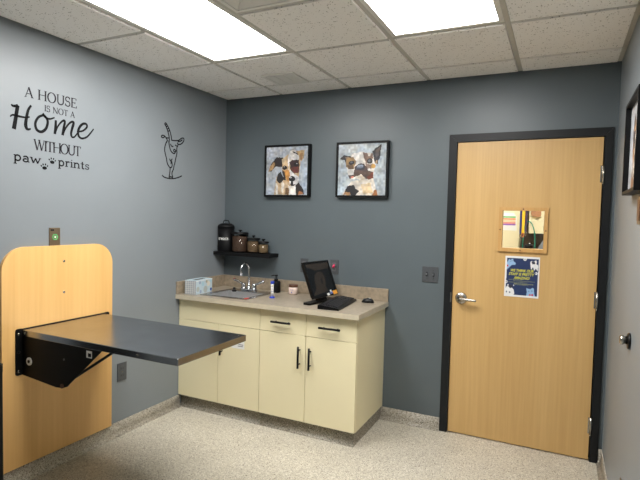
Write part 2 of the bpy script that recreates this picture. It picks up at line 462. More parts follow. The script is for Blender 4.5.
# ------------------------------------------------------------------ door
door = thing('door_1', 'maple veneer door with small square window in a black frame', None, ((DX0 + DX1) / 2, 0, 0), kind='structure')
FY = -0.012
def jamb(x0, x1, xo0, xo1):
    return None
obj('jamb', prism(B(), [(FX0, 0), (DX0 - 0.004, 0), (DX0 - 0.004, DZ + 0.004), (FX0, FZ)], FY, 0.125, 1), 'frame_black', door)
obj('jamb', prism(B(), [(DX1 + 0.004, 0), (FX1, 0), (FX1, FZ), (DX1 + 0.004, DZ + 0.004)], FY, 0.125, 1), 'frame_black', door)
obj('head', prism(B(), [(FX0 + 0.0006, FZ), (DX0 - 0.0036, DZ + 0.0044), (DX1 + 0.0036, DZ + 0.0044), (FX1 - 0.0006, FZ)], FY, 0.125, 1), 'frame_black', door)
bm = B(); box(bm, DX0 - 0.004, DX0 + 0.012, 0.052, 0.07, 0, DZ); box(bm, DX1 - 0.012, DX1 + 0.004, 0.052, 0.07, 0, DZ); box(bm, DX0, DX1, 0.052, 0.07, DZ - 0.012, DZ + 0.004)
obj('stop', bm, 'frame_black', door)
wx0, wx1, wz0, wz1 = 2.312, 2.571, 1.347, 1.600
obj('leaf', ring_plate(B(), (DX0, DX1 - 0.003, 0.008, DZ), (wx0 - 0.006, wx1 + 0.006, wz0 - 0.006, wz1 + 0.006), 0.002, 0.047, 1), 'door', door)
wf = obj('window_frame', ring_plate(B(), (wx0 - 0.007, wx1 + 0.007, wz0 - 0.007, wz1 + 0.007), (wx0, wx1, wz0, wz1), -0.004, 0.05, 1), 'moulding', door)
ox0, ox1, oz0, oz1 = 2.290, 2.594, 1.3225, 1.622
def mld(pts):
    bm = B(); prism(bm, pts, -0.012, 0.0015, 1)
    return obj('moulding', bm, 'moulding', wf)
mld([(ox0, oz0), (wx0, wz0), (wx0, wz1), (ox0, oz1)]); mld([(wx1, wz0), (ox1, oz0), (ox1, oz1), (wx1, wz1)])
mld([(ox0, oz1), (wx0, wz1), (wx1, wz1), (ox1, oz1)]); mld([(ox0, oz0), (ox1, oz0), (wx1, wz0), (wx0, wz0)])
for (sx, sz) in (((wx0 + wx1) / 2, oz1 - 0.011), ((wx0 + wx1) / 2 - 0.01, oz0 + 0.011), (ox0 + 0.010, 1.47), (ox1 - 0.011, 1.47)):
    obj('screw', lathe(B(), [(0.0045, -0.0145), (0.0045, -0.011)], (sx, 0, sz), 10, 1), 'brown_lid', wf)
pane = obj('glass_pane', box(B(), wx0 - 0.005, wx1 + 0.005, 0.02, 0.025, wz0 - 0.005, wz1 + 0.005), 'glass', door)
for z in (1.838, 1.04, 0.232):
    h = obj('hinge', lathe(B(), [(0.0075, -0.055), (0.0075, 0.055)], (DX1 + 0.002, -0.013, z), 12), 'nickel', door)
    obj('hinge_pin', lathe(B(), [(0.004, -0.062), (0.0065, -0.06), (0.0065, -0.056)], (DX1 + 0.002, -0.013, z), 10), 'nickel', h)
    obj('hinge_leaf', box(B(), DX1 - 0.014, DX1 + 0.001, -0.004, 0.002, z - 0.052, z + 0.052), 'nickel', h)
lv = obj('lever_handle', lathe(B(), [(0.041, 0.0015), (0.041, -0.006), (0.036, -0.012), (0.018, -0.014), (0.015, -0.045), (0.012, -0.058)], (2.058, 0, 0.977), 28, 1), 'nickel', door)
bm = B(); tube(bm, smooth_path([(2.056, -0.054, 0.977), (2.085, -0.058, 0.977), (2.12, -0.059, 0.976), (2.168, -0.056, 0.974)], 5), [0.012, 0.012, 0.0115, 0.011, 0.011, 0.0105, 0.010, 0.010, 0.010, 0.010, 0.010, 0.0095, 0.0095, 0.009, 0.009, 0.008], 12)
obj('lever', bm, 'nickel', lv)
obj('keyhole', lathe(B(), [(0.004, -0.061), (0.004, -0.064)], (2.056, 0, 0.983), 10, 1), 'dark_slot', lv)
obj('strike_plate', box(B(), DX0 - 0.012, DX0 - 0.0045, -0.0135, 0.004, 0.945, 1.015), 'nickel', door)

# ------------------------------------------------------------------ raster print helper
def raster(name, x0, x1, z0, z1, y, n, m, shapes, bg, noise, parent, m_name, axis=1, flip=False):
    """flat printed / painted surface: dense quad grid with a colour per face; shapes in 0..1 (u right, v down)"""
    uu, vv = np.meshgrid((np.arange(n) + 0.5) / n, (np.arange(m) + 0.5) / m)
    rng = np.random.RandomState(abs(hash(name)) % 1000 if False else len(shapes) * 7 + n)
    def blotch(k):
        g = rng.rand(k + 2, k + 2)
        a = np.clip(uu * k, 0, k); b = np.clip(vv * k, 0, k)
        i = a.astype(int); j = b.astype(int); fa = a - i; fb = b - j
        fa = fa * fa * (3 - 2 * fa); fb = fb * fb * (3 - 2 * fb)
        return (g[j, i] * (1 - fa) + g[j, i + 1] * fa) * (1 - fb) + (g[j + 1, i] * (1 - fa) + g[j + 1, i + 1] * fa) * fb
    du = (blotch(18) - 0.5) * noise * 0.06; dv = (blotch(18) - 0.5) * noise * 0.06
    U, V = uu + du, vv + dv
    col = np.ones((m, n, 3)) * np.array(bg, float)
    for kind, pts, c in shapes:
        if kind == 'e':
            cx, cy, rx, ry = pts[:4]
            msk = ((U - cx) / rx) ** 2 + ((V - cy) / ry) ** 2 < 1
        else:
            msk = np.zeros((m, n), bool); k = len(pts)
            for i in range(k):
                xa, ya = pts[i]; xb, yb = pts[(i + 1) % k]
                if ya == yb: continue
                msk ^= ((ya > V) != (yb > V)) & (U < (xb - xa) * (V - ya) / (yb - ya) + xa)
        col[msk] = c
    if noise > 0:
        col *= (1 + noise * 0.7 * (blotch(9) - 0.5) + noise * 0.8 * (blotch(26) - 0.5))[..., None]
        col += (noise * 40 * (blotch(14) - 0.5))[..., None] * np.array([1, 0.4, -0.8])
    col = np.clip(col * (0.84 if noise > 0 else 0.95), 0, 255)
    lin = np.where(col / 255 <= 0.04045, col / 255 / 12.92, ((col / 255 + 0.055) / 1.055) ** 2.4)
    off = origin_of(parent)
    gx = np.linspace(x0, x1, n + 1); gz = np.linspace(z1, z0, m + 1)
    A, Z = np.meshgrid(gx, gz)
    vs = np.zeros(((n + 1) * (m + 1), 3))
    oth = 0 if axis == 1 else 1
    vs[:, oth] = A.ravel(); vs[:, 2] = Z.ravel(); vs[:, axis] = y
    vs -= np.array(off)
    ii, jj = np.meshgrid(np.arange(n), np.arange(m)); a = (jj * (n + 1) + ii).ravel()
    fs = np.stack([a, a + n + 1, a + n + 2, a + 1], 1)
    me = bpy.data.meshes.new(name); me.from_pydata(vs.tolist(), [], fs.tolist())
    at = me.attributes.new('paint', 'FLOAT_COLOR', 'CORNER')
    rgba = np.concatenate([lin.reshape(-1, 3), np.ones((n * m, 1))], 1)
    at.data.foreach_set('color', np.repeat(rgba, 4, axis=0).ravel().astype(np.float32))
    me.materials.append(M[m_name])
    o = bpy.data.objects.new(name, me); C.objects.link(o); o.parent = parent
    return o

def text_mesh(s, size, shear=0.0, offset=0.0):
    cu = bpy.data.curves.new('t', 'FONT'); cu.body = s; cu.size = size; cu.shear = shear; cu.offset = offset
    cu.align_x = 'CENTER'; cu.resolution_u = 3
    o = bpy.data.objects.new('t', cu); C.objects.link(o)
    dg = bpy.context.evaluated_depsgraph_get(); me = bpy.data.meshes.new_from_object(o.evaluated_get(dg))
    bm = B(); bm.from_mesh(me); bpy.data.objects.remove(o); bpy.data.meshes.remove(me); bpy.data.curves.remove(cu)
    return bm

# ------------------------------------------------------------------ framed paintings
def framed(label, x0, x1, z0, z1, shapes, bg, depth=0.045, wall='back'):
    cx = (x0 + x1) / 2
    loc = (cx, 0, z0) if wall == 'back' else (W, cx, z0)
    t = thing('framed_painting', label, 'painting', loc, group='framed dog paintings')
    b = 0.014; ax = 1 if wall == 'back' else 0
    sg = -1 if wall == 'back' else -1
    pl = 0 if wall == 'back' else W
    a0, a1 = pl, pl + sg * depth
    for (p, q, r_, s_) in ((x0, x0 + b, z0, z1), (x1 - b, x1, z0, z1), (x0 + b, x1 - b, z0, z0 + b), (x0 + b, x1 - b, z1 - b, z1)):
        lo, hi = min(a0, a1), max(a0, a1)
        bm = B()
        if wall == 'back': box(bm, p, q, lo, hi, r_, s_)
        else: box(bm, lo, hi, p, q, r_, s_)
        obj('frame_rail', bm, 'frame_black' if False else 'black_matte', t)
    bm = B()
    if wall == 'back': box(bm, x0 + b, x1 - b, -0.034, 0, z0 + b, z1 - b)
    else: box(bm, W - 0.022, W, x0 + b, x1 - b, z0 + b, z1 - b)
    cv = obj('canvas', bm, 'paper', t)
    # left-to-right on the right wall runs from high y to low y
    if wall == 'back': raster('painted_image', x0 + b, x1 - b, z0 + b, z1 - b, -0.0345, 120, 120, shapes, bg, 0.35, cv, 'paint')
    else: raster('painted_image', x1 - b, x0 + b, z0 + b, z1 - b, W - 0.0225, 120, 120, shapes, bg, 0.35, cv, 'paint', axis=0)
    return t

def norm(shapes, ox, oy, sx, sy):
    out = []
    for k, p, c in shapes:
        if k == 'e': out.append((k, ((p[0] - ox) / sx, (p[1] - oy) / sy, p[2] / sx, p[3] / sy), c))
        else: out.append((k, [((a - ox) / sx, (b - oy) / sy) for a, b in p], c))
    return out
P = 'p'
dog1 = [
 (P, [(77, 80), (240, 80), (200, 130), (77, 160)], (196, 200, 208)), (P, [(310, 200), (365, 180), (365, 412), (330, 412)], (186, 198, 212)),
 (P, [(150, 285), (134, 412), (250, 412), (240, 340), (190, 275)], (206, 178, 142)),
 (P, [(142, 335), (150, 412), (166, 412), (158, 330)], (232, 226, 216)), (P, [(190, 300), (184, 380), (200, 412), (206, 340)], (236, 228, 214)),
 (P, [(215, 365), (240, 360), (245, 412), (214, 412)], (120, 90, 60)),
 (P, [(235, 340), (240, 412), (302, 412), (304, 330)], (238, 234, 230)),
 (P, [(300, 318), (338, 380), (340, 412), (290, 412), (283, 345)], (46, 36, 32)), (P, [(308, 385), (334, 398), (336, 412), (300, 412)], (170, 112, 66)),
 (P, [(180, 248), (206, 305), (176, 338), (150, 312), (160, 270)], (40, 36, 36)),
 (P, [(190, 165), (240, 128), (268, 105), (315, 150), (312, 220), (304, 300), (280, 352), (240, 350), (213, 310), (186, 240)], (212, 180, 138)),
 (P, [(240, 108), (275, 100), (308, 140), (296, 185), (252, 168), (242, 230), (272, 268), (255, 292), (234, 250), (226, 160)], (236, 232, 228)),
 (P, [(258, 112), (300, 132), (298, 140), (262, 122)], (60, 56, 58)),
 (P, [(93, 248), (108, 200), (150, 148), (196, 156), (188, 218), (140, 214), (115, 248)], (52, 42, 36)),
 (P, [(93, 250), (102, 212), (130, 185), (138, 195), (124, 236)], (196, 158, 112)), (P, [(185, 165), (205, 160), (210, 205), (190, 200)], (214, 190, 150)),
 (P, [(280, 112), (340, 106), (338, 160), (320, 184), (300, 140)], (196, 164, 118)), (P, [(312, 130), (332, 125), (326, 170), (316, 172)], (160, 118, 76)),
 (P, [(240, 185), (262, 170), (302, 175), (308, 225), (303, 262), (268, 268), (246, 232)], (64, 38, 32)), (P, [(250, 225), (300, 222), (302, 260), (270, 266)], (112, 52, 40)),
 (P, [(198, 245), (240, 238), (246, 290), (236, 325), (216, 300)], (206, 146, 76)), (P, [(188, 240), (205, 250), (218, 310), (206, 312)], (60, 44, 34)),
 (P, [(238, 288), (266, 270), (302, 286), (302, 330), (272, 354), (246, 338)], (238, 234, 230)),
 ('e', (258, 303, 21, 18), (26, 24, 26)), (P, [(254, 315), (264, 315), (268, 345), (250, 345)], (34, 30, 30)), (P, [(248, 340), (286, 336), (270, 352), (255, 352)], (40, 32, 32)),
 ('e', (252, 294, 6, 4), (190, 190, 196)), ('e', (300, 300, 7, 12), (245, 240, 236)),
 ('e', (207, 224, 17, 14), (44, 34, 30)), ('e', (208, 222, 8, 8), (16, 15, 17)), ('e', (204, 218, 3, 3), (220, 220, 222)),
 ('e', (285, 204, 15, 14), (18, 16, 18)), ('e', (290, 199, 3.5, 3), (200, 200, 205)), ('e', (240, 222, 5, 26), (222, 196, 156))]
dog2 = [
 (P, [(93, 60), (330, 60), (200, 110), (93, 150)], (196, 202, 206)), (P, [(93, 320), (160, 330), (130, 418), (93, 418)], (190, 204, 212)),
 (P, [(190, 320), (345, 300), (380, 418), (125, 418)], (236, 226, 212)), (P, [(260, 340), (330, 330), (345, 400), (280, 410)], (228, 204, 166)),
 (P, [(162, 355), (212, 343), (222, 372), (252, 388), (224, 418), (140, 418)], (34, 30, 32)), (P, [(150, 395), (185, 395), (190, 418), (132, 418)], (170, 128, 84)),
 (P, [(350, 388), (372, 378), (380, 418), (342, 418)], (176, 112, 62)),
 (P, [(145, 170), (195, 126), (270, 116), (332, 138), (358, 190), (352, 240), (348, 292), (300, 312), (240, 304), (180, 308), (160, 250)], (234, 228, 220)),
 (P, [(106, 168), (132, 136), (178, 144), (192, 168), (166, 200), (150, 205), (140, 170), (118, 170)], (56, 48, 46)), (P, [(140, 150), (170, 152), (176, 170), (150, 172)], (128, 104, 86)),
 (P, [(334, 116), (396, 66), (390, 150), (372, 204), (352, 194), (342, 150)], (52, 48, 50)), (P, [(352, 118), (388, 82), (378, 140), (360, 160)], (92, 80, 76)), (P, [(352, 190), (368, 202), (374, 180), (366, 172)], (176, 146, 110)),
 (P, [(150, 165), (202, 150), (220, 186), (208, 236), (168, 240), (150, 210)], (152, 122, 82)), (P, [(160, 210), (200, 208), (206, 236), (172, 240)], (104, 78, 54)),
 (P, [(268, 120), (336, 130), (344, 172), (322, 168), (292, 198), (276, 160)], (128, 102, 90)), (P, [(300, 122), (330, 130), (322, 152), (306, 146)], (206, 196, 186)), (P, [(288, 176), (300, 200), (322, 206), (340, 196), (330, 236), (292, 232)], (150, 128, 116)),
 (P, [(215, 215), (240, 200), (282, 205), (312, 250), (345, 262), (345, 300), (292, 306), (262, 272), (214, 292), (180, 306), (168, 280), (205, 274)], (92, 70, 62)),
 (P, [(300, 290), (346, 258), (348, 302), (312, 310)], (114, 52, 32)), (P, [(240, 292), (262, 278), (296, 302), (262, 312)], (232, 214, 190)), (P, [(184, 288), (205, 286), (204, 300), (186, 302)], (206, 130, 110)),
 ('e', (252, 224, 34, 23), (62, 62, 70)), ('e', (252, 217, 24, 9), (150, 160, 176)), ('e', (250, 226, 26, 5), (110, 118, 136)),
 ('e', (188, 192, 20, 16), (40, 34, 34)), ('e', (190, 188, 9, 9), (90, 92, 100)), ('e', (319, 182, 20, 17), (48, 44, 46)), ('e', (316, 180, 9, 9), (100, 104, 112)),
 ('e', (343, 218, 14, 17), (212, 164, 88)), ('e', (256, 300, 12, 10), (240, 232, 222))]
dog3 = [
 (P, [(20, 100), (30, 75), (75, 75), (85, 100)], (220, 214, 204)), (P, [(25, 40), (32, 10), (48, 25), (45, 50)], (96, 74, 58)), (P, [(75, 10), (84, 42), (62, 46), (60, 24)], (110, 84, 64)),
 (P, [(30, 30), (50, 20), (72, 28), (78, 55), (66, 82), (50, 88), (36, 80), (26, 55)], (172, 132, 96)), (P, [(46, 20), (56, 20), (58, 60), (66, 78), (50, 86), (38, 78), (44, 60)], (238, 232, 224)),
 (P, [(28, 34), (44, 32), (44, 52), (32, 54)], (64, 48, 42)), (P, [(30, 78), (48, 90), (44, 100), (24, 100)], (150, 104, 70)), (P, [(68, 80), (80, 100), (60, 100)], (88, 66, 54)),
 ('e', (38, 43, 4, 4), (18, 16, 18)), ('e', (66, 43, 4, 4), (22, 18, 18)), ('e', (51, 65, 8, 6), (28, 26, 28)), (P, [(42, 76), (51, 72), (60, 76), (51, 82)], (70, 40, 40))]
framed('framed painting of a floppy eared dog with a dark eye patch', 0.428, 0.846, 1.684, 2.106, norm(dog1, 77, 78, 289, 336), (184, 192, 202))
framed('framed painting of a dog with one pointed black ear and underbite', 1.081, 1.500, 1.683, 2.104, norm(dog2, 93, 60, 340, 358), (188, 198, 204))
framed('framed painting hanging on the wall beside the door hinges', -1.29, -0.868, 1.660, 2.072, norm(dog3, 0, 0, 100, 100), (196, 198, 202), depth=0.045, wall='right')

# ------------------------------------------------------------------ poster on the door
px0, px1, pz0, pz1 = 2.341, 2.556, 1.019, 1.2935
t = thing('poster', 'navy staff notice with yellow lettering and cartoon cats on the door', 'poster', ((px0 + px1) / 2, 0.001, pz0))
sheet = obj('sheet', box(B(), px0, px1, -0.0005, 0.0015, pz0, pz1), 'paper', t)
NV = (30, 50, 94); CB = (150, 186, 222); WH = (236, 236, 236)
cats = [(P, [(64, 58), (368, 58), (366, 425), (60, 425)], NV),
 (P, [(72, 92), (84, 68), (96, 80), (112, 66), (120, 64), (128, 90), (152, 108), (146, 124), (112, 128), (64, 176), (62, 100)], CB), ('e', (98, 92, 3, 4), (30, 40, 60)), ('e', (112, 86, 3, 4), (30, 40, 60)),
 (P, [(62, 125), (80, 130), (76, 146), (62, 144)], (214, 50, 50)),
 (P, [(288, 92), (298, 76), (312, 84), (345, 70), (352, 84), (346, 106), (366, 118), (362, 176), (344, 150), (330, 172), (318, 140), (308, 146), (306, 164), (296, 150)], WH), (P, [(300, 84), (330, 82), (338, 106), (310, 110)], (44, 46, 66)),
 ('e', (238, 66, 16, 12), WH), ('e', (238, 64, 6, 5), NV), ('e', (350, 198, 12, 14), WH), ('e', (346, 198, 5, 6), NV), ('e', (64, 298, 12, 14), WH), ('e', (64, 298, 5, 6), NV),
 (P, [(62, 350), (80, 338), (108, 344), (140, 372), (146, 410), (140, 425), (60, 425)], WH), (P, [(86, 325), (118, 322), (126, 350), (104, 362), (84, 344)], (44, 46, 66)), ('e', (82, 330, 7, 8), WH), ('e', (138, 330, 6, 7), WH), ('e', (70, 398, 6, 9), NV), ('e', (102, 402, 8, 8), NV),
 (P, [(260, 346), (276, 352), (300, 356), (322, 340), (334, 352), (338, 392), (348, 425), (262, 425), (268, 385)], CB), ('e', (286, 378, 4, 5), (30, 40, 60)), ('e', (316, 374, 4, 5), (30, 40, 60)), (P, [(288, 404), (306, 410), (328, 402), (328, 422), (306, 416), (290, 424)], (214, 50, 50))]
for z, a, b in ((272, 88, 205), (284, 135, 330), (298, 84, 270), (312, 140, 328), (322, 150, 270)):
    x = a
    while x < b:
        cats.append((P, [(x, z - 2.2), (x + 14, z - 2.2), (x + 14, z + 2.2), (x, z + 2.2)], (176, 178, 110))); x += 19
raster('printed_image', px0 + 0.001, px1 - 0.001, pz0 + 0.001, pz1 - 0.001, -0.0008, 108, 136, norm(cats, 48, 40, 330, 402), WH, 0.0, sheet, 'print')
bm = B()
for s, u, v, wd in (('WE THINK OUR', 213, 180, 218), ('STAFF IS PRETTY', 209, 216, 245), ('AMAZING!', 212, 253, 152)):
    b2 = text_mesh(s, 1.0, 0.25, 0.012)
    xs = [q.co.x for q in b2.verts]; k = wd / 330 * (px1 - px0) / (max(xs) - min(xs)); mid = (max(xs) + min(xs)) / 2
    kz = 0.0255
    for q in b2.verts:
        q.co = Vector((px0 + (u - 48) / 330 * (px1 - px0) + (q.co.x - mid) * k, -0.0012, pz1 - (v + 8 - 40) / 402 * (pz1 - pz0) + q.co.y * kz - 0.003))
    merge(bm, b2)
obj('lettering', bm, 'yellow_ink', sheet)

# ------------------------------------------------------------------ wall lettering (left wall, plane x = 0)
def ribbon(bm, pts, wd, x0=0.0004, x1=0.0012):
    """flat vinyl stroke on the left wall; pts (y,z); wd one width or one per point"""
    n = len(pts); ws = wd if isinstance(wd, (list, tuple)) else [wd] * n
    L = []
    for i in range(n):
        a = Vector(pts[max(i - 1, 0)]); b = Vector(pts[min(i + 1, n - 1)]); d = (b - a)
        if d.length < 1e-9: d = Vector((1, 0))
        d.normalize(); nn = Vector((-d.y, d.x)) * ws[i] / 2; p = Vector(pts[i])
        L.append([bm.verts.new((x, *(p + s * nn))) for x, s in ((x1, 1), (x1, -1), (x0, -1), (x0, 1))])
    for i in range(n - 1):
        for k in range(4):
            bm.faces.new((L[i][k], L[i][(k + 1) % 4], L[i + 1][(k + 1) % 4], L[i + 1][k]))
    bm.faces.new(L[0][::-1]); bm.faces.new(L[-1])

def arc(cx, cy, rx, ry, a0, a1, n=14):
    return [(cx + rx * math.cos(math.radians(a0 + (a1 - a0) * k / n)), cy + ry * math.sin(math.radians(a0 + (a1 - a0) * k / n))) for k in range(n + 1)]
TK, TN = 0.135, 0.062
def sf(x, y, w=0.2): return ([(x - w / 2, y), (x + w / 2, y)], 0.045)
GLY = {
 'A': (0.86, [([(0.1, 0), (0.43, 1)], TN), ([(0.41, 1.0), (0.76, 0)], TK), ([(0.2, 0.36), (0.64, 0.36)], TN), sf(0.1, 0.02), sf(0.76, 0.02, 0.24)]),
 'H': (0.96, [([(0.16, 0), (0.16, 1)], TK), ([(0.8, 0), (0.8, 1)], TK), ([(0.16, 0.52), (0.8, 0.52)], TN)] + [sf(x, y, 0.26) for x in (0.16, 0.8) for y in (0.02, 0.98)]),
 'O': (0.98, [(arc(0.48, 0.5, 0.4, 0.5, 0, 360, 28), [TK * (0.45 + 0.6 * abs(math.cos(2 * PI * k / 28))) for k in range(29)])]),
 'U': (0.9, [([(0.15, 1), (0.15, 0.32)] + arc(0.45, 0.32, 0.3, 0.31, 180, 360)[1:] + [(0.75, 1)], TK * 0.85), sf(0.15, 0.98, 0.26), sf(0.75, 0.98, 0.26)]),
 'S': (0.66, [(arc(0.33, 0.74, 0.23, 0.24, 25, 250, 12) + arc(0.33, 0.27, 0.25, 0.26, 75, -155, 12), 0.1), ([(0.55, 0.97), (0.55, 0.74)], TN), ([(0.08, 0.03), (0.08, 0.26)], TN)]),
 'E': (0.74, [([(0.16, 0), (0.16, 1)], TK), ([(0.06, 0.98), (0.62, 0.98)], TN), ([(0.06, 0.02), (0.66, 0.02)], TN), ([(0.16, 0.52), (0.5, 0.52)], TN), ([(0.62, 1), (0.62, 0.8)], TN), ([(0.67, 0), (0.67, 0.22)], TN), ([(0.5, 0.42), (0.5, 0.62)], TN)]),
 'I': (0.36, [([(0.18, 0), (0.18, 1)], TK), sf(0.18, 0.02, 0.26), sf(0.18, 0.98, 0.26)]),
 'N': (0.98, [([(0.16, 0), (0.16, 1)], TN), ([(0.14, 1), (0.82, 0)], TK), ([(0.82, 0), (0.82, 1)], TN), sf(0.16, 0.02, 0.22), sf(0.13, 0.98, 0.24), sf(0.82, 0.98, 0.22)]),
 'T': (0.8, [([(0.4, 0), (0.4, 1)], TK), ([(0.06, 0.97), (0.74, 0.97)], 0.06), ([(0.06, 1), (0.06, 0.8)], TN), ([(0.74, 1), (0.74, 0.8)], TN), sf(0.4, 0.02, 0.28)]),
 'W': (1.2, [([(0.1, 1), (0.38, 0)], TK), ([(0.38, 0), (0.6, 0.95)], TN), ([(0.56, 1), (0.84, 0)], TK), ([(0.84, 0), (1.1, 1)], TN), sf(0.1, 0.98, 0.24), sf(0.58, 0.98, 0.24), sf(1.1, 0.98, 0.2)]),
 ' ': (0.42, []),
}
LW = 0.2
def sl(x, y, w=0.3): return ([(x - w / 2, y), (x + w / 2, y)], 0.11)
LOW = {
 'p': (1.0, [([(0.2, -0.5), (0.2, 1)], LW), (arc(0.48, 0.5, 0.32, 0.46, 150, -150, 16), LW), sl(0.14, 0.95, 0.24), sl(0.2, -0.48, 0.38)]),
 'a': (0.92, [([(0.15, 0.8)] + arc(0.42, 0.68, 0.26, 0.28, 140, 0, 8) + [(0.68, 0.1), (0.85, 0.05)], LW), (arc(0.4, 0.28, 0.27, 0.25, 60, 330, 14), LW)]),
 'w': (1.36, [([(0.14, 1), (0.42, 0.03)], LW), ([(0.42, 0.03), (0.68, 0.9)], LW * 0.75), ([(0.66, 0.9), (0.94, 0.03)], LW), ([(0.94, 0.03), (1.22, 1)], LW * 0.75), sl(0.14, 0.95, 0.32), sl(1.22, 0.95, 0.28)]),
 'r': (0.72, [([(0.2, 0), (0.2, 1)], LW), (arc(0.46, 0.6, 0.26, 0.34, 180, 50, 8), LW), sl(0.2, 0.05, 0.38), sl(0.13, 0.95, 0.24)]),
 'i': (0.46, [([(0.22, 0), (0.22, 1)], LW), sl(0.22, 0.05, 0.38), sl(0.15, 0.95, 0.24), ([(0.22, 1.25), (0.22, 1.42)], 0.17)]),
 'n': (1.06, [([(0.2, 0), (0.2, 1)], LW), (arc(0.5, 0.58, 0.3, 0.36, 180, 0, 10) + [(0.8, 0)], LW), sl(0.2, 0.05, 0.38), sl(0.8, 0.05, 0.38), sl(0.13, 0.95, 0.24)]),
 't': (0.66, [([(0.28, 1.35), (0.28, 0.25)] + arc(0.46, 0.25, 0.18, 0.2, 180, 300, 6), LW), ([(0.04, 0.94), (0.56, 0.94)], 0.11)]),
 's': (0.72, [(arc(0.36, 0.74, 0.23, 0.21, 30, 250, 10) + arc(0.35, 0.27, 0.26, 0.22, 80, -150, 10), 0.13), ([(0.6, 0.98), (0.6, 0.7)], 0.08), ([(0.07, 0.02), (0.07, 0.3)], 0.08)]),
}
def line_of(font, s, y0, y1, z0, z1, hz, track=0.0):
    """word fitted between y0..y1, baseline from z0 (start) to z1 (end), letter height hz"""
    total = sum(font[c][0] + track for c in s) - track
    k = (y1 - y0) / total; x = 0; bm = B()
    for c in s:
        wdt, strokes = font[c]
        for pts, wd in strokes:
            pp = []
            for (a, b) in pts:
                u = (x + a) * k; pp.append((y0 + u, z0 + (z1 - z0) * u / (y1 - y0) + b * hz))
            kk = (abs(k) + hz) / 2
            ribbon(bm, pp, [q * kk for q in wd] if isinstance(wd, list) else wd * kk)
        x += wdt + track
    return bm

dec = thing('wall_lettering', 'black vinyl wall lettering A HOUSE IS NOT A Home WITHOUT paw prints', 'wall decal', (0, -1.64, 1.76))
obj('word_line', line_of(GLY, 'A HOUSE', -1.822, -1.493, 2.142, 2.144, 0.056), 'decal_thin', dec)
obj('word_line', line_of(GLY, 'IS NOT A', -1.706, -1.508, 2.086, 2.084, 0.035), 'decal_thin', dec)
obj('word_line', line_of(GLY, 'WITHOUT', -1.770, -1.464, 1.860, 1.858, 0.059, track=-0.12), 'decal_thin', dec)
obj('printed_word', line_of(LOW, 'paw', -1.884, -1.725, 1.789, 1.783, 0.032), 'decal', dec)
bm = (line_of(LOW, 'prints', -1.620, -1.403, 1.787, 1.782, 0.032))
obj('printed_word', bm, 'decal', dec)

def wall_path(pix, n=6):
    pts = [ray(p, 0, 0.0) for p in pix]
    return [(q.y, q.z) for q in smooth_path(pts, n)]
bm = B()
def z9(*p): return [(5 + a / 9.6, 80 + b / 9.6) for a, b in p]
def z8(*p): return [(45 + a / 8, 80 + b / 8) for a, b in p]
def z4(*p): return [(a / 4.367, 70 + b / 4.367) for a, b in p]
def taper(path, w0, w1, w2):
    n = len(path); return [(w0 + (w1 - w0) * min(1, 2 * i / n)) if i < n / 2 else (w1 + (w2 - w1) * (2 * i / n - 1)) for i in range(n)]
for pix, ws in (
    (z9((60, 232), (72, 246), (98, 250), (124, 243)), (0.006, 0.012, 0.012)),
    (z9((122, 243), (112, 300), (100, 380), (84, 470)), (0.016, 0.016, 0.018)),
    (z9((250, 244), (222, 290), (204, 370), (198, 430), (208, 466), (228, 474), (246, 466)), (0.009, 0.016, 0.006)),
    (z9((50, 352), (62, 338), (90, 336), (140, 350), (200, 360), (236, 354)), (0.005, 0.010, 0.006)),
    (z4((192, 196), (168, 206), (154, 232), (160, 260), (180, 270), (200, 256), (208, 226), (198, 204), (186, 194)), (0.010, 0.013, 0.010)),
    (z4((186, 190), (198, 206), (216, 214), (238, 208)), (0.012, 0.009, 0.006)),
    (z8((86, 322), (84, 370), (78, 432)), (0.011, 0.013, 0.012)),
    (z8((82, 425), (100, 375), (128, 338), (150, 324), (158, 336), (150, 380), (140, 442)), (0.006, 0.010, 0.013)),
    (z8((144, 435), (165, 385), (195, 346), (220, 334), (228, 348), (216, 390), (208, 430), (216, 456), (236, 454), (264, 418)), (0.006, 0.013, 0.006)),
    (z8((268, 414), (305, 405), (334, 378), (330, 354), (306, 350), (280, 372), (264, 412), (270, 450), (296, 468), (335, 455), (364, 424), (388, 392)), (0.008, 0.013, 0.006))):
    path = wall_path(pix); ribbon(bm, path, [1.25 * q for q in taper(path, *ws)])
obj('script_word', bm, 'decal', dec)
def paw(cpx, ang, s):
    c = ray(cpx, 0, 0.0); bm = B()
    def ell(u, v, ru, rv, rot):
        pts = []
        for k in range(14):
            a = 2 * PI * k / 14; p = Vector((ru * math.cos(a), rv * math.sin(a))); p.rotate(Matrix.Rotation(rot, 2)); p += Vector((u, v)); p.rotate(Matrix.Rotation(ang, 2))
            pts.append((c.y + p.x * s, c.z + p.y * s))
        prism(bm, pts, 0.0004, 0.0012, 0)
    ell(0, -0.25, 0.62, 0.42, 0); ell(-0.85, 0.25, 0.16, 0.24, 0.5); ell(-0.35, 0.62, 0.17, 0.26, 0.15); ell(0.3, 0.64, 0.17, 0.26, -0.15); ell(0.8, 0.28, 0.16, 0.24, -0.5)
    return obj('paw_mark', bm, 'decal', dec)
paw((10 + 245 / 7.11, 130 + 263 / 7.11), 0.05, 0.023); paw((10 + 300 / 7.11, 130 + 222 / 7.11), -0.1, 0.023)

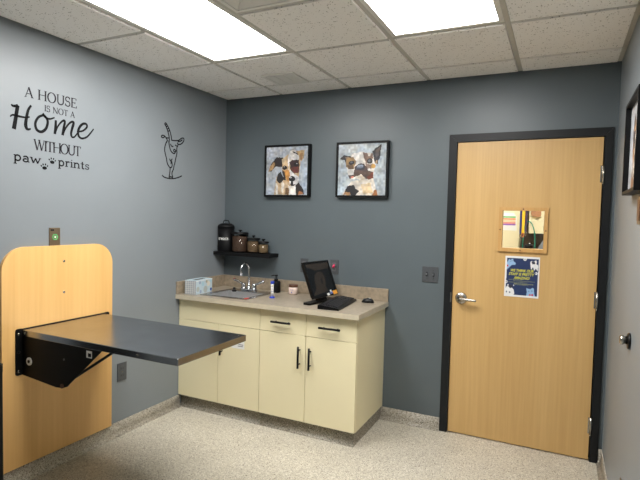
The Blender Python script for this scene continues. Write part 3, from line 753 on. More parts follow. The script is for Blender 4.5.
dg = thing('dog_line_decal', 'black line drawing decal of a dog with raised tail', 'wall decal', (0, -0.66, 1.79))
def z6(*p): return [(150 + a / 6.867, 115 + b / 6.867) for a, b in p]
bm = B()
for pix in (
    z6((100, 62), (106, 54), (116, 66), (134, 104), (146, 150), (148, 176)), z6((100, 62), (112, 84), (124, 120), (132, 160), (130, 190)), z6((104, 68), (112, 66)), z6((110, 82), (120, 76)), z6((116, 98), (127, 92)), z6((122, 114), (134, 106)),
    z6((128, 158), (112, 156), (96, 142), (82, 140), (78, 150), (88, 156), (100, 150)), z6((108, 156), (118, 172), (112, 190)),
    z6((146, 172), (168, 176), (196, 174), (216, 160), (230, 160), (232, 174), (222, 192), (206, 202), (188, 200)), z6((190, 184), (208, 180), (222, 170)),
    z6((120, 172), (108, 196), (100, 232), (104, 264), (112, 296), (118, 330), (132, 356), (146, 360), (152, 340), (148, 316)),
    z6((128, 176), (132, 208), (140, 240), (154, 260), (168, 264), (176, 248)), z6((140, 198), (148, 214), (160, 216)), z6((160, 246), (166, 236), (178, 246), (170, 254), (160, 246)),
    z6((186, 190), (192, 206), (184, 226), (184, 264), (176, 300), (168, 340)), z6((172, 206), (184, 214)),
    z6((134, 300), (142, 316), (152, 300)), z6((144, 316), (144, 338)), z6((138, 360), (136, 392), (130, 430)), z6((166, 340), (160, 372), (150, 400), (156, 430)), z6((130, 430), (140, 424), (156, 430)),
    z6((82, 414), (100, 428), (132, 436), (166, 436), (196, 428), (218, 418))):
    ribbon(bm, wall_path(pix, 5), 0.009)
obj('outline', bm, 'decal', dg)

# ------------------------------------------------------------------ fold-down exam table
bx0, bx1, by0, by1, bz0, bz1 = 0.0005, 0.02, -1.9625, -1.238, 0.0935, 1.318
bd = thing('wall_board', 'tall maple board with rounded top corners fixed behind the exam table', 'board', (0, (by0 + by1) / 2, bz0))
obj('board', prism(B(), rrect(by0, by1, bz0, bz1, 0.13, 12, True), bx0, bx1, 0), 'board', bd)
for z in (1.224, 1.039):
    obj('screw', lathe(B(), [(0.0075, 0.0195), (0.0075, 0.022), (0.004, 0.0235)], (0, -1.594, z), 12, 0), 'nickel', bd)
    obj('screw_recess', lathe(B(), [(0.004, 0.0232), (0.003, 0.0242)], (0, -1.594, z), 10, 0), 'dark_slot', bd)
TZ, TY0, TY1, TX = 0.864, -1.856, -1.312, 1.133
tb = thing('exam_table', 'stainless steel folding exam table on black brackets', 'table', (0.021, (TY0 + TY1) / 2, 0.58))
obj('table_top', box(B(), 0.028, TX, TY0, TY1, TZ - 0.035, TZ, 0.0025), 'steel_top', tb)
obj('hinge_rail', box(B(), 0.0205, 0.03, TY0 - 0.02, TY1 + 0.02, TZ - 0.05, TZ + 0.004), 'black_matte', tb)
for (ya, yb, s) in ((TY0 + 0.004, TY0 + 0.008, 1), (TY1 - 0.008, TY1 - 0.004, -1)):
    near = [(0.0206, 0.828), (0.64, 0.828), (0.385, 0.604), (0.345, 0.592), (0.30, 0.588), (0.0206, 0.612)]
    far = [(0.0206, 0.828), (0.34, 0.828), (0.14, 0.70), (0.0206, 0.70)]
    pl = obj('bracket', prism(B(), near if s > 0 else far, ya, yb, 1), 'black_matte', tb)
    yo = TY0 - 0.034 if s > 0 else TY1 + 0.004
    obj('wall_flange', prism(B(), rrect(yo, yo + 0.03 + 0.012, 0.612 if s > 0 else 0.70, TZ + 0.006, 0.012, 5), 0.0203, 0.026, 0), 'black_matte', pl)
    ym = yo + 0.016
    for z in ((0.635, 0.742, 0.842) if s > 0 else (0.72, 0.842)):
        obj('bolt', lathe(B(), [(0.008, 0.0255), (0.008, 0.029), (0.004, 0.031)], (0, ym, z), 10, 0), 'nickel' if z != 0.742 else 'black', pl)
    if s < 0: continue
    tube(b2 := B(), [(0.345, ya + 0.012, 0.605), (0.70, ya + 0.012, 0.826)], 0.007, 10)
    obj('strut', b2, 'black_matte', tb)
    obj('pivot_bolt', lathe(B(), [(0.012, -0.006), (0.012, 0.03)], (0.352, ya, 0.604), 12, 1), 'brown_lid', tb)
    obj('washer', lathe(B(), [(0.022, ya - 0.004), (0.022, ya)], (0.085, 0, 0.695), 18, 1), 'white_plastic', pl)
    obj('washer_bolt', lathe(B(), [(0.009, ya - 0.007), (0.009, ya)], (0.085, 0, 0.695), 10, 1), 'black', pl)
    obj('sticker', ring_plate(B(), (0.532, 0.572, 0.782, 0.818), (0.543, 0.567, 0.787, 0.806), ya - 0.001, ya, 1), 'white_ink', pl)
    obj('small_bolt', lathe(B(), [(0.006, ya - 0.003), (0.006, ya)], (0.365, 0, 0.747), 8, 1), 'grey_plate', pl)
for x in (0.05, 0.885): obj('rivet', lathe(B(), [(0.006, TY0 - 0.002), (0.006, TY0 + 0.002)], (x, 0, TZ - 0.018), 10, 1), 'nickel', tb)

sp = thing('control_plate', 'brown metal wall plate with green round symbol above the maple board', 'wall plate', (0, -1.6425, 1.30))
obj('plate', box(B(), 0.0005, 0.006, -1.677, -1.608, 1.302, 1.422, 0.0015), 'bronze', sp)
lathe(b2 := B(), [(0.019, 0.0055), (0.019, 0.0068)], (0, -1.642, 1.368), 6, 0); obj('green_ring', b2, 'green', sp)
lathe(b2 := B(), [(0.0125, 0.0062), (0.0125, 0.0072)], (0, -1.642, 1.368), 16, 0); obj('inner_disc', b2, 'bronze', sp)
lathe(b2 := B(), [(0.006, 0.007), (0.006, 0.0078)], (0, -1.642, 1.368), 12, 0); obj('centre_mark', b2, 'pale_green', sp)
obj('slot', box(B(), 0.0055, 0.0066, -1.670, -1.648, 1.404, 1.414), 'dark_slot', sp)

# ------------------------------------------------------------------ wall plates
def outlet_left():
    t = thing('wall_outlet', 'dark grey duplex outlet on the wall beside the maple board', 'outlet', (0, -1.1375, 0.37))
    obj('plate', box(B(), 0.0005, 0.006, -1.177, -1.098, 0.369, 0.493, 0.0015), 'grey_plate', t)
    for z in (0.455, 0.407):
        r_ = obj('receptacle', prism(B(), rrect(-1.1545, -1.1205, z - 0.017, z + 0.017, 0.01, 4), 0.0055, 0.0075, 0), 'grey_plate', t)
        for dy in (-0.007, 0.007): obj('slot', box(B(), 0.0074, 0.0079, -1.1375 + dy - 0.0015, -1.1375 + dy + 0.0015, z - 0.006, z + 0.007), 'dark_slot', r_)
    obj('screw', lathe(B(), [(0.003, 0.0058), (0.003, 0.007)], (0, -1.1375, 0.431), 8, 0), 'nickel', t)
outlet_left()
def plate_back(x0, x1, z0, z1, label, kind):
    t = thing('wall_outlet' if kind == 'outlet' else 'light_switch', label, 'outlet' if kind == 'outlet' else 'light switch', ((x0 + x1) / 2, 0, z0))
    obj('plate', box(B(), x0, x1, -0.006, -0.0005, z0, z1, 0.0015), 'grey_plate', t)
    zc = (z0 + z1) / 2
    if kind == 'outlet':
        xc = (x0 + x1) / 2
        for z in (zc + 0.02, zc - 0.02):
            r_ = obj('receptacle', prism(B(), rrect(xc - 0.017, xc + 0.017, z - 0.014, z + 0.014, 0.009, 4), -0.0078, -0.0055, 1), 'grey_toggle', t)
            for dx in (-0.006, 0.006): obj('slot', box(B(), xc + dx - 0.0013, xc + dx + 0.0013, -0.0082, -0.0077, z - 0.005, z + 0.006), 'dark_slot', r_)
    else:
        for xc in (x0 + 0.034, x1 - 0.034):
            r_ = obj('toggle', prism(B(), [(-0.018, zc + 0.006), (-0.02, zc - 0.002), (-0.0055, zc - 0.007), (-0.0055, zc + 0.009)], xc - 0.005, xc + 0.005, 0), 'grey_toggle', t)
            obj('toggle_slot', box(B(), xc - 0.007, xc + 0.007, -0.0066, -0.0058, zc - 0.014, zc + 0.014), 'dark_slot', r_)
            for z in (zc + 0.03, zc - 0.03): obj('screw', lathe(B(), [(0.0028, -0.0066), (0.0028, -0.0058)], (xc, 0, z), 8, 1), 'nickel', t)
    return t
plate_back(1.774, 1.891, 1.071, 1.185, 'dark grey two gang light switch beside the door frame', 'switch')
plate_back(0.768, 0.838, 1.070, 1.184, 'dark grey outlet on the wall between candle jar and monitor', 'outlet')
plate_back(1.036, 1.107, 1.076, 1.190, 'dark grey outlet with pink plug behind the monitor', 'outlet')
tag(obj('pink_plug', tube(B(), [(1.070, -0.0085, 1.135), (1.074, -0.03, 1.137), (1.085, -0.036, 1.155)], [0.010, 0.010, 0.006], 10), 'pink'), 'small pink plug in the outlet behind the monitor', 'plug')

# right wall things
t = thing('door_stop', 'silver wall bumper on black round base for the door handle', 'door stop', (W, -1.045, 1.013))
obj('base_plate', lathe(B(), [(0.036, -0.0005), (0.036, -0.008), (0.031, -0.011)], (W, -1.045, 1.013), 22, 0), 'black', t)
obj('bumper', lathe(B(), [(0.018, -0.010), (0.017, -0.022), (0.021, -0.026), (0.021, -0.036), (0.016, -0.040)], (W, -1.045, 1.016), 18, 0), 'nickel', t)
t = thing('wall_plate', 'brown metal outlet plate low on the wall by the door', 'wall plate', (W, -1.03, 0.26))
obj('plate', box(B(), W - 0.006, W - 0.0005, -1.068, -0.992, 0.258, 0.376, 0.0015), 'bronze', t)
obj('receptacle', box(B(), W - 0.008, W - 0.0055, -1.047, -1.013, 0.28, 0.354, 0.001), 'brown_lid', t)
t = thing('thermostat', 'small brown wall control box below the painting by the door', 'control box', (W, -1.265, 1.53))
obj('body', box(B(), W - 0.02, W - 0.0005, -1.31, -1.22, 1.525, 1.640, 0.003), 'bronze', t)
obj('face', box(B(), W - 0.0225, W - 0.0195, -1.30, -1.23, 1.54, 1.625, 0.001), 'brown_lid', t)

# ------------------------------------------------------------------ base cabinets and worktop
CD, CH = 0.6145, 0.899
YD = -0.575                                   # door faces
def bar_pull(bm, a, b, r=0.0075, off=0.032):
    """bar handle between two points on the plane y = YD"""
    a, b = Vector(a), Vector(b); o = Vector((0, -off, 0)); d = (b - a).normalized()
    tube(bm, [a + o, b + o], r, 10)
    L = (b - a).length
    for s in (0.17, 0.83):
        p = a + d * L * s; tube(bm, [p, p + o], 0.0045, 8)
    return bm
def unit(label, x0, x1, right_end):
    t = thing('base_cabinet', label, 'cabinet', ((x0 + x1) / 2, -0.29, 0.0), group='cream base cabinets')
    bm = B(); yb = YD + 0.02
    box(bm, x0, x0 + 0.018, yb, -0.001, 0.098, 0.862); box(bm, x1 - 0.018, x1, yb, -0.001, 0.098, 0.862)
    box(bm, x0 + 0.018, x1 - 0.018, yb, -0.001, 0.098, 0.116); box(bm, x0 + 0.018, x1 - 0.018, -0.012, -0.001, 0.116, 0.862)
    box(bm, x0 + 0.018, x1 - 0.018, yb, yb + 0.018, 0.69, 0.72); box(bm, x0 + 0.018, x1 - 0.018, yb, yb + 0.018, 0.845, 0.862)
    obj('body', bm, 'cream', t)
    bm = B(); box(bm, x0, x1 - (0.012 if right_end else 0), -0.532, -0.002, 0, 0.097); cove(bm, (x0, -0.532), (x1 - (0.012 if right_end else 0), -0.532), (0, -1), 0.096)
    obj('toe_kick', bm, 'toe', t)
    return t
def front(t, name, x0, x1, z0, z1):
    return obj(name, box(B(), x0 + 0.0018, x1 - 0.0018, YD, YD + 0.019, z0, z1, 0.0012, 1), 'cream', t)
XM, XR = 0.752, 1.5005
t = unit('cream cabinet with two doors and a blank panel below the sink', 0.001, XM - 0.0005, False)
front(t, 'false_panel', 0.002, XM, 0.705, 0.853)
d1 = front(t, 'door', 0.002, 0.3835, 0.100, 0.7015); d2 = front(t, 'door', 0.3835, XM, 0.100, 0.7015)
obj('handle', bar_pull(B(), (0.343, YD, 0.627), (0.343, YD, 0.478)), 'black_matte', d1)
obj('handle', bar_pull(B(), (0.424, YD, 0.627), (0.424, YD, 0.478)), 'black_matte', d2)
t = unit('cream cabinet with two drawers over two doors near the door', XM + 0.0005, XR, True)
for (a, b) in ((XM, 1.1255), (1.1255, XR)):
    d_ = front(t, 'drawer', a, b, 0.705, 0.853); m_ = (a + b) / 2
    obj('handle', bar_pull(B(), (m_ - 0.078, YD, 0.781), (m_ + 0.078, YD, 0.781)), 'black_matte', d_)
d1 = front(t, 'door', XM, 1.1255, 0.100, 0.7015); d2 = front(t, 'door', 1.1255, XR, 0.100, 0.7015)
obj('handle', bar_pull(B(), (1.083, YD, 0.630), (1.083, YD, 0.480)), 'black_matte', d1)
obj('handle', bar_pull(B(), (1.167, YD, 0.630), (1.167, YD, 0.480)), 'black_matte', d2)
ln = thing('paper_label', 'white paper label on the cream cabinet door under the sink', 'label', (0.565, YD, 0.535))
obj('sheet', box(B(), 0.508, 0.622, YD - 0.0012, YD - 0.0002, 0.540, 0.615), 'paper', ln)
bm = B()
for z, a, b in ((0.600, 0.52, 0.60), (0.587, 0.52, 0.585), (0.572, 0.57, 0.612), (0.560, 0.565, 0.61)): box(bm, a, b, YD - 0.0018, YD - 0.0011, z - 0.003, z + 0.002)
obj('printed_lines', bm, 'ink_grey', ln)

SX0, SX1, SY0, SY1 = 0.185, 0.610, -0.548, -0.120     # sink outline
ct = thing('countertop', 'beige stone look worktop with backsplash over the cream cabinets', 'countertop', (0.76, -0.3, 0.863))
bm = B(); ring_plate(bm, (0.001, 1.5237, -CD, -0.001), (SX0 + 0.02, SX1 - 0.02, SY0 + 0.02, SY1 - 0.02), 0.863, CH, 2)
obj('slab', bm, 'counter', ct)
obj('edge_band', box(B(), 0.001, 1.5245, -CD - 0.0012, -CD - 0.0001, 0.8635, CH - 0.001), 'edge', ct)
obj('edge_band', box(B(), 1.5238, 1.525, -CD, -0.001, 0.8635, CH - 0.001), 'edge', ct)
obj('backsplash', box(B(), 0.0205, 1.5237, -0.0195, -0.0005, CH + 0.0003, 0.9955, 0.002), 'splash', ct)
obj('side_splash', box(B(), 0.0005, 0.02, -CD + 0.002, -0.0005, CH + 0.0003, 0.9955, 0.002), 'splash', ct)

sk = thing('sink', 'small stainless steel drop in sink', 'sink', ((SX0 + SX1) / 2, (SY0 + SY1) / 2, CH))
BX0, BX1, BY0, BY1, BZ = SX0 + 0.035, SX1 - 0.035, SY0 + 0.035, SY1 - 0.105, CH - 0.15
obj('rim', ring_plate(B(), (SX0, SX1, SY0, SY1), (BX0, BX1, BY0, BY1), CH + 0.0005, CH + 0.006, 2), 'sink_rim', sk)
bm = B(); ring_plate(bm, (BX0 - 0.002, BX1 + 0.002, BY0 - 0.002, BY1 + 0.002), (BX0, BX1, BY0, BY1), BZ, CH + 0.0005, 2)
box(bm, BX0 - 0.002, BX1 + 0.002, BY0 - 0.002, BY1 + 0.002, BZ - 0.002, BZ)
obj('basin', bm, 'sink', sk)
obj('drain', lathe(B(), [(0.045, 0.0), (0.043, 0.002), (0.03, 0.002)], ((BX0 + BX1) / 2, (BY0 + BY1) / 2, BZ), 20), 'chrome', sk)

FXc, FYc = 0.372, -0.158; FZ0 = CH + 0.006
fc = thing('faucet', 'chrome gooseneck faucet with two wrist blade handles', 'faucet', (FXc, FYc, FZ0))
obj('base_bar', prism(B(), rrect(FXc - 0.078, FXc + 0.078, FYc - 0.024, FYc + 0.024, 0.022, 6), FZ0 + 0.0005, FZ0 + 0.014, 2), 'chrome', fc)
pts = [(FXc, FYc, FZ0 + 0.012), (FXc, FYc, FZ0 + 0.10), (FXc, FYc, FZ0 + 0.175)]
for k in range(1, 11):
    a = PI - PI * k / 10 * 1.06
    pts.append((FXc - 0.012 * k / 10, FYc - 0.05 - 0.05 * math.cos(a), FZ0 + 0.175 + 0.052 * math.sin(a)))
e_ = pts[-1]; pts.append((e_[0], e_[1] + 0.004, e_[2] - 0.035))
obj('spout', tube(B(), pts, 0.0095, 12), 'chrome', fc)
obj('spout_collar', lathe(B(), [(0.019, 0.012), (0.018, 0.03), (0.012, 0.036)], (FXc, FYc, FZ0), 18), 'chrome', fc)
for s in (-1, 1):
    hx = FXc + s * 0.052
    h = obj('valve', lathe(B(), [(0.023, 0.012), (0.020, 0.03), (0.0195, 0.052), (0.014, 0.06)], (hx, FYc, FZ0), 18), 'chrome', fc)
    path = smooth_path([(hx, FYc, FZ0 + 0.05), (hx + s * 0.03, FYc - 0.003, FZ0 + 0.058), (hx + s * 0.065, FYc - 0.006, FZ0 + 0.074), (hx + s * 0.098, FYc - 0.008, FZ0 + 0.082)], 4)
    obj('blade', tube(B(), path, [0.009] * 4 + [0.008] * 3 + [0.0095] * 3 + [0.0115, 0.012, 0.008], 10), 'chrome', h)
    p = path[-2]
    obj('index_dot', lathe(B(), [(0.0075, 0.006), (0.0065, 0.0115)], (p.x, p.y, p.z), 12), 'red' if s < 0 else 'blue_cap', h)

p = ray((234.2, 291.5), 2, CH + 0.006)
t = thing('sink_stopper', 'small black rubber stopper on the sink rim', 'stopper', (p.x, p.y, CH + 0.0065))
obj('plug', lathe(B(), [(0.016, 0), (0.018, 0.004), (0.018, 0.012), (0.011, 0.017)], tuple(p + Vector((0, 0, 0.0006))), 18), 'black', t)
obj('knob', lathe(B(), [(0.007, 0.017), (0.012, 0.024), (0.012, 0.03), (0.006, 0.034)], tuple(p + Vector((0, 0, 0.0006))), 16), 'black', t)
bm = B(); prism(bm, rrect(0.575, 0.60, -0.53, -0.485, 0.008, 4), CH + 0.0065, CH + 0.009, 2)
tag(obj('red_tag', bm, 'red'), 'small red tag lying on the front sink rim', 'tag')

# ------------------------------------------------------------------ things on the worktop
# tissue box (grey woven short end, pale blue long side with dots)
tl, tw, th = 0.215, 0.105, 0.108
t = thing('tissue_box', 'pale blue dotted tissue box beside the sink', 'tissue box', (0.098, -0.458, CH + 0.0005), math.radians(4))
bm = B(); ring_plate(bm, (-tw / 2, tw / 2, -tl / 2, tl / 2), (-0.022, 0.022, -0.07, 0.07), th - 0.002, th, 2)
box(bm, -tw / 2, tw / 2, -tl / 2, tl / 2, 0, th - 0.0025)
obj('carton', bm, 'box_blue', t, local=True)
ep = obj('end_panel', box(B(), -tw / 2 + 0.002, tw / 2 - 0.002, -tl / 2 - 0.001, -tl / 2 + 0.001, 0.002, th - 0.002), 'box_grey', t, local=True)
bm = B()
for k in range(6): box(bm, -tw / 2 + 0.004, tw / 2 - 0.004, -tl / 2 - 0.0014, -tl / 2 - 0.0009, 0.012 + k * 0.016, 0.0135 + k * 0.016)
for k in range(5): box(bm, -0.038 + k * 0.019, -0.0365 + k * 0.019, -tl / 2 - 0.0014, -tl / 2 - 0.0009, 0.004, th - 0.004)
obj('weave_lines', bm, 'white', ep, local=True)
obj('opening', box(B(), -0.021, 0.021, -0.069, 0.069, th - 0.0024, th - 0.0012), 'dark_slot', t, local=True)
bm = B(); box(bm, -tw / 2 - 0.0006, tw / 2 + 0.0006, -tl / 2 - 0.0006, tl / 2 + 0.0006, th - 0.006, th - 0.0022)
obj('lid_edge', bm, 'white_plastic', t, local=True)
for (y, z, r_, rgb) in ((-0.085, 0.04, 0.02, 'd1'), (-0.06, 0.09, 0.013, 'd2'), (-0.02, 0.075, 0.017, 'd3'), (0.015, 0.03, 0.027, 'd1'), (0.055, 0.072, 0.022, 'd4'), (0.03, 0.094, 0.012, 'd5'), (-0.05, 0.018, 0.014, 'd2'), (0.09, 0.022, 0.013, 'd6'), (0.085, 0.09, 0.013, 'd3')):
    col = {'d1': (172, 178, 172), 'd2': (150, 164, 186), 'd3': (166, 200, 210), 'd4': (222, 214, 196), 'd5': (176, 168, 146), 'd6': (40, 66, 150)}[rgb]
    if rgb not in M: M[rgb] = mat('dot_' + rgb, col, 0.6)
    zc = min(max(z, r_ + 0.001), th - r_ - 0.006)
    obj('dot', lathe(B(), [(r_, tw / 2 + 0.0003), (r_, tw / 2 + 0.0009)], (0, y, zc), 16, 0), rgb, t, local=True)

def on_counter(px): return ray(px, 2, CH)
# soap pump
c = (0.592, -0.092, CH + 0.0005)
t = thing('soap_dispenser', 'matte black pump soap bottle behind the white tube', 'soap bottle', c)
obj('bottle', lathe(B(), [(0.034, 0), (0.037, 0.003), (0.037, 0.086), (0.033, 0.093), (0.016, 0.096)], c, 26), 'black_matte', t)
obj('collar', lathe(B(), [(0.0165, 0.096), (0.0165, 0.112), (0.010, 0.114)], c, 18), 'black', t)
bm = B(); lathe(bm, [(0.006, 0.113), (0.006, 0.132), (0.014, 0.133), (0.014, 0.143), (0.010, 0.146)], c, 16)
tube(bm, [(c[0], c[1], c[2] + 0.139), (c[0] - 0.02, c[1] - 0.012, c[2] + 0.139), (c[0] - 0.036, c[1] - 0.02, c[2] + 0.134)], [0.006, 0.005, 0.004], 10)
obj('pump', bm, 'black', t)
# white tube with blue ends
p = on_counter((271.3, 298.2)); c = (p.x, p.y + 0.012, CH + 0.0005)
t = thing('specimen_tube', 'upright white tube with blue cap and blue foot', 'tube', c)
obj('foot', lathe(B(), [(0.021, 0), (0.021, 0.006), (0.013, 0.012)], c, 20), 'blue_cap', t)
obj('barrel', lathe(B(), [(0.011, 0.0125), (0.011, 0.108)], c, 18), 'white_plastic', t)
obj('cap', lathe(B(), [(0.0135, 0.1085), (0.0145, 0.113), (0.0145, 0.126), (0.010, 0.129)], c, 18), 'blue_cap', t)
bm = B()
for z in (0.05, 0.068, 0.086): lathe(bm, [(0.0113, z), (0.0113, z + 0.0022)], c, 18)
obj('marking', bm, 'sticker_blue', t)
obj('yellow_mark', box(B(), c[0] + 0.002, c[0] + 0.010, c[1] - 0.0115, c[1] - 0.004, c[2] + 0.092, c[2] + 0.098), 'yellow_ink', t)
# candle jar
c = (0.752, -0.088, CH + 0.0005)
t = thing('candle_jar', 'pale pink candle jar with brown lid by the backsplash', 'candle jar', c)
obj('jar', lathe(B(), [(0.034, 0), (0.0385, 0.004), (0.0385, 0.052), (0.035, 0.057)], c, 28), 'pink_wax', t)
obj('lid', lathe(B(), [(0.0365, 0.0575), (0.0375, 0.060), (0.0375, 0.074), (0.034, 0.077)], c, 28), 'brown_lid', t)
bm = B(); box(bm, c[0] - 0.008, c[0] + 0.022, c[1] - 0.0395, c[1] - 0.0375, c[2] + 0.036, c[2] + 0.040); box(bm, c[0] + 0.003, c[0] + 0.009, c[1] - 0.0398, c[1] - 0.0378, c[2] + 0.012, c[2] + 0.024)
obj('label_print', bm, 'sticker_blue', t)

# monitor: faces the end of the worktop, leaning back
mx, my, mz, myaw, mtilt, mw, mh = 1.144, -0.296, 0.944, math.radians(82), math.radians(22.3), 0.33, 0.272
t = thing('monitor', 'black desktop monitor leaning back on its stand behind the keyboard', 'monitor', (mx, my, CH + 0.0005), myaw)
def tilted(bm):
    bmesh.ops.transform(bm, matrix=Matrix.Translation((0, 0, mz - CH - 0.0005)) @ Matrix.Rotation(-mtilt, 4, 'X'), verts=bm.verts); return bm
hs = obj('housing', tilted(ring_plate(B(), (-mw / 2, mw / 2, 0, mh), (-mw / 2 + 0.016, mw / 2 - 0.016, 0.022, mh - 0.016), 0, 0.016, 1)), 'black', t, local=True)
obj('back_shell', tilted(box(B(), -mw / 2 + 0.004, mw / 2 - 0.004, 0.0162, 0.026, 0.012, mh - 0.012, 0.004)), 'black', t, local=True)
obj('screen', tilted(box(B(), -mw / 2 + 0.015, mw / 2 - 0.015, 0.003, 0.0158, 0.021, mh - 0.015)), 'screen', t, local=True)
obj('neck', tilted(box(B(), -0.04, 0.04, 0.0262, 0.05, 0.03, 0.16, 0.006)), 'black', t, local=True)
bm = B(); prism(bm, [(0.022, 0.0142), (0.062, 0.0142), (0.105, 0.10), (0.082, 0.13), (0.05, 0.075)], -0.045, 0.045, 0)
obj('stand', bm, 'black', t, local=True)
obj('base', prism(B(), rrect(-0.19, 0.15, 0.016, 0.078, 0.015, 6), 0, 0.014, 2), 'black', t, local=True)
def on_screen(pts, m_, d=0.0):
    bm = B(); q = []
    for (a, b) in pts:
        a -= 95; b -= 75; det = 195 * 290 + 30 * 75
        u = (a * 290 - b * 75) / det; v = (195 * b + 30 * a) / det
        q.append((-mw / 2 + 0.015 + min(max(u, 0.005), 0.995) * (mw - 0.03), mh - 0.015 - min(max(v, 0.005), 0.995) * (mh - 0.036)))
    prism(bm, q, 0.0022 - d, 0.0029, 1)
    obj('screen_patch', tilted(bm), m_, hs, local=True)
M['screen_brown'] = mat('dark_brown_screen_patch', (46, 39, 33), rough=0.15)  # dark brown for the flat patches laid on the monitor screen
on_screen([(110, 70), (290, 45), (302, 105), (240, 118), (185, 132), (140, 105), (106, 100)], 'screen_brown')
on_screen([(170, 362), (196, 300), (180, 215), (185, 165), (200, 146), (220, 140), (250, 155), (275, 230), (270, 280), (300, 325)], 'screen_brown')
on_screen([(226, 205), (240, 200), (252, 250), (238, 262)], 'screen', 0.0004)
def stick(x0, x1, z0, z1, m_):
    obj('sticker', tilted(prism(B(), [(x0 + 0.004, z0), (x1, z0 + 0.003), (x1 - 0.003, z1), (x0, z1 - 0.004)], -0.0012, -0.0002, 1)), m_, hs, local=True)
stick(0.098, 0.160, 0.002, 0.036, 'sticker_orange'); stick(0.06, 0.098, 0.010, 0.03, 'sticker_blue'); stick(0.066, 0.088, 0.026, 0.044, 'white_ink'); stick(0.018, 0.052, 0.002, 0.024, 'white_ink')

# keyboard: long side along the worktop depth
kl, kw = 0.46, 0.152
t = thing('keyboard', 'black full size keyboard in front of the monitor', 'keyboard', (1.258, -0.340, CH + 0.0005), math.radians(96.5))
bm = B(); prism(bm, [(-kw / 2, 0.0), (kw / 2, 0.0), (kw / 2, 0.030), (kw / 2 - 0.012, 0.032), (-kw / 2 + 0.01, 0.016), (-kw / 2, 0.012)], -kl / 2, kl / 2, 0)
bmesh.ops.bevel(bm, geom=list(bm.edges), offset=0.003, segments=2, affect='EDGES')
obj('case', bm, 'black', t, local=True)
def krow(v): return 0.0165 + (v + kw / 2 - 0.01) * (0.0155 / (kw - 0.022))
bm = B()
def key(u0, u1, v0, v1):
    z = krow((v0 + v1) / 2); b2 = B()
    lo = [b2.verts.new((u, v, krow(v) - 0.001)) for u, v in ((u0, v0), (u1, v0), (u1, v1), (u0, v1))]
    e = 0.0025
    up = [b2.verts.new((u, v, krow(v) + 0.0075)) for u, v in ((u0 + e, v0 + e), (u1 - e, v0 + e), (u1 - e, v1 - e), (u0 + e, v1 - e))]
    b2.faces.new(up)
    for k in range(4): b2.faces.new((lo[k], lo[(k + 1) % 4], up[(k + 1) % 4], up[k]))
    merge(bm, b2)
for r_ in range(6):
    v0 = -kw / 2 + 0.014 + r_ * 0.0178 + (0.007 if r_ == 5 else 0)
    if r_ == 0:
        segs = [(0, .03), (.032, .055), (.057, .08), (.082, .19), (.192, .215), (.217, .24), (.242, .27)]
    else: segs = [(k * 0.0193 + (0.004 * (r_ % 3)), k * 0.0193 + (0.004 * (r_ % 3)) + 0.0178) for k in range(14)]
    for a, b in segs: key(-kl / 2 + 0.014 + a, -kl / 2 + 0.014 + b, v0, v0 + 0.0165)
    if r_ in (0, 3, 4, 5):
        for k in range(3): key(-kl / 2 + 0.298 + k * 0.019, -kl / 2 + 0.298 + k * 0.019 + 0.0178, v0, v0 + 0.0165)
    if r_ < 5:
        for k in range(4): key(-kl / 2 + 0.364 + k * 0.019, -kl / 2 + 0.364 + k * 0.019 + 0.0178, v0, v0 + 0.0165)
ko = obj('keys', bm, 'black_key', t, local=True); ko['kind'] = 'stuff'

# mouse
t = thing('computer_mouse', 'black computer mouse near the worktop end', 'mouse', (1.406, -0.128, CH + 0.0005), math.radians(98))
bm = B(); bmesh.ops.create_uvsphere(bm, u_segments=24, v_segments=14, radius=1)
for v in bm.verts:
    z = max(v.co.z, -0.02); y = v.co.y
    v.co = Vector((v.co.x * 0.027 * (1 - 0.12 * (1 - y * y)), y * 0.048, 0.001 + z * 0.033 * (1 - 0.18 * y)))
for f in bm.faces: f.smooth = True
obj('shell', bm, 'black', t, local=True)
bm = B(); lathe(bm, [(0.009, -0.0035), (0.009, 0.0035)], (0, 0.026, 0.0215), 16, 0); obj('wheel', bm, 'grey_toggle', t, local=True)
bm = B(); prism(bm, rrect(-0.006, 0.006, -0.022, -0.006, 0.004, 4), 0.033, 0.0355, 2); obj('logo_mark', bm, 'white_ink', t, local=True)

# ------------------------------------------------------------------ shelf and canisters
SZ = 1.211
tag(obj('wall_shelf', box(B(), 0.0005, 0.556, -0.156, -0.0005, SZ - 0.030, SZ, 0.0015), 'black_matte'), 'black floating shelf holding the canisters above the sink', 'shelf')
c = (0.0745, -0.078, SZ + 0.0005)
t = thing('treat_tin', 'tall black metal canister with white treats lettering and loop handle', 'canister', c)
obj('body', lathe(B(), [(0.068, 0), (0.0695, 0.004), (0.0695, 0.198)], c, 36), 'black_matte', t)
ld = obj('lid', lathe(B(), [(0.0715, 0.1985), (0.0715, 0.211), (0.066, 0.225), (0.045, 0.238), (0.01, 0.240)], c, 36), 'black_matte', t)
obj('loop_handle', tube(B(), [(c[0] + 0.03 * math.cos(PI * k / 10) * (1.0 if 0 < k < 10 else 1.15), c[1], c[2] + 0.236 + 0.028 * min(1, 1.5 * math.sin(PI * k / 10))) for k in range(11)], 0.0042, 8), 'black_matte', ld)
b2 = text_mesh('treats', 0.042, 0.15, 0.0004)
ca = math.atan2(-3.5 - c[1], 2.62 - c[0]) - 0.42
for v in b2.verts:
    a = ca + v.co.x / 0.0702
    v.co = Vector((c[0] + 0.0702 * math.cos(a), c[1] + 0.0702 * math.sin(a), c[2] + 0.098 + v.co.y))
obj('lettering', b2, 'white_ink', t)
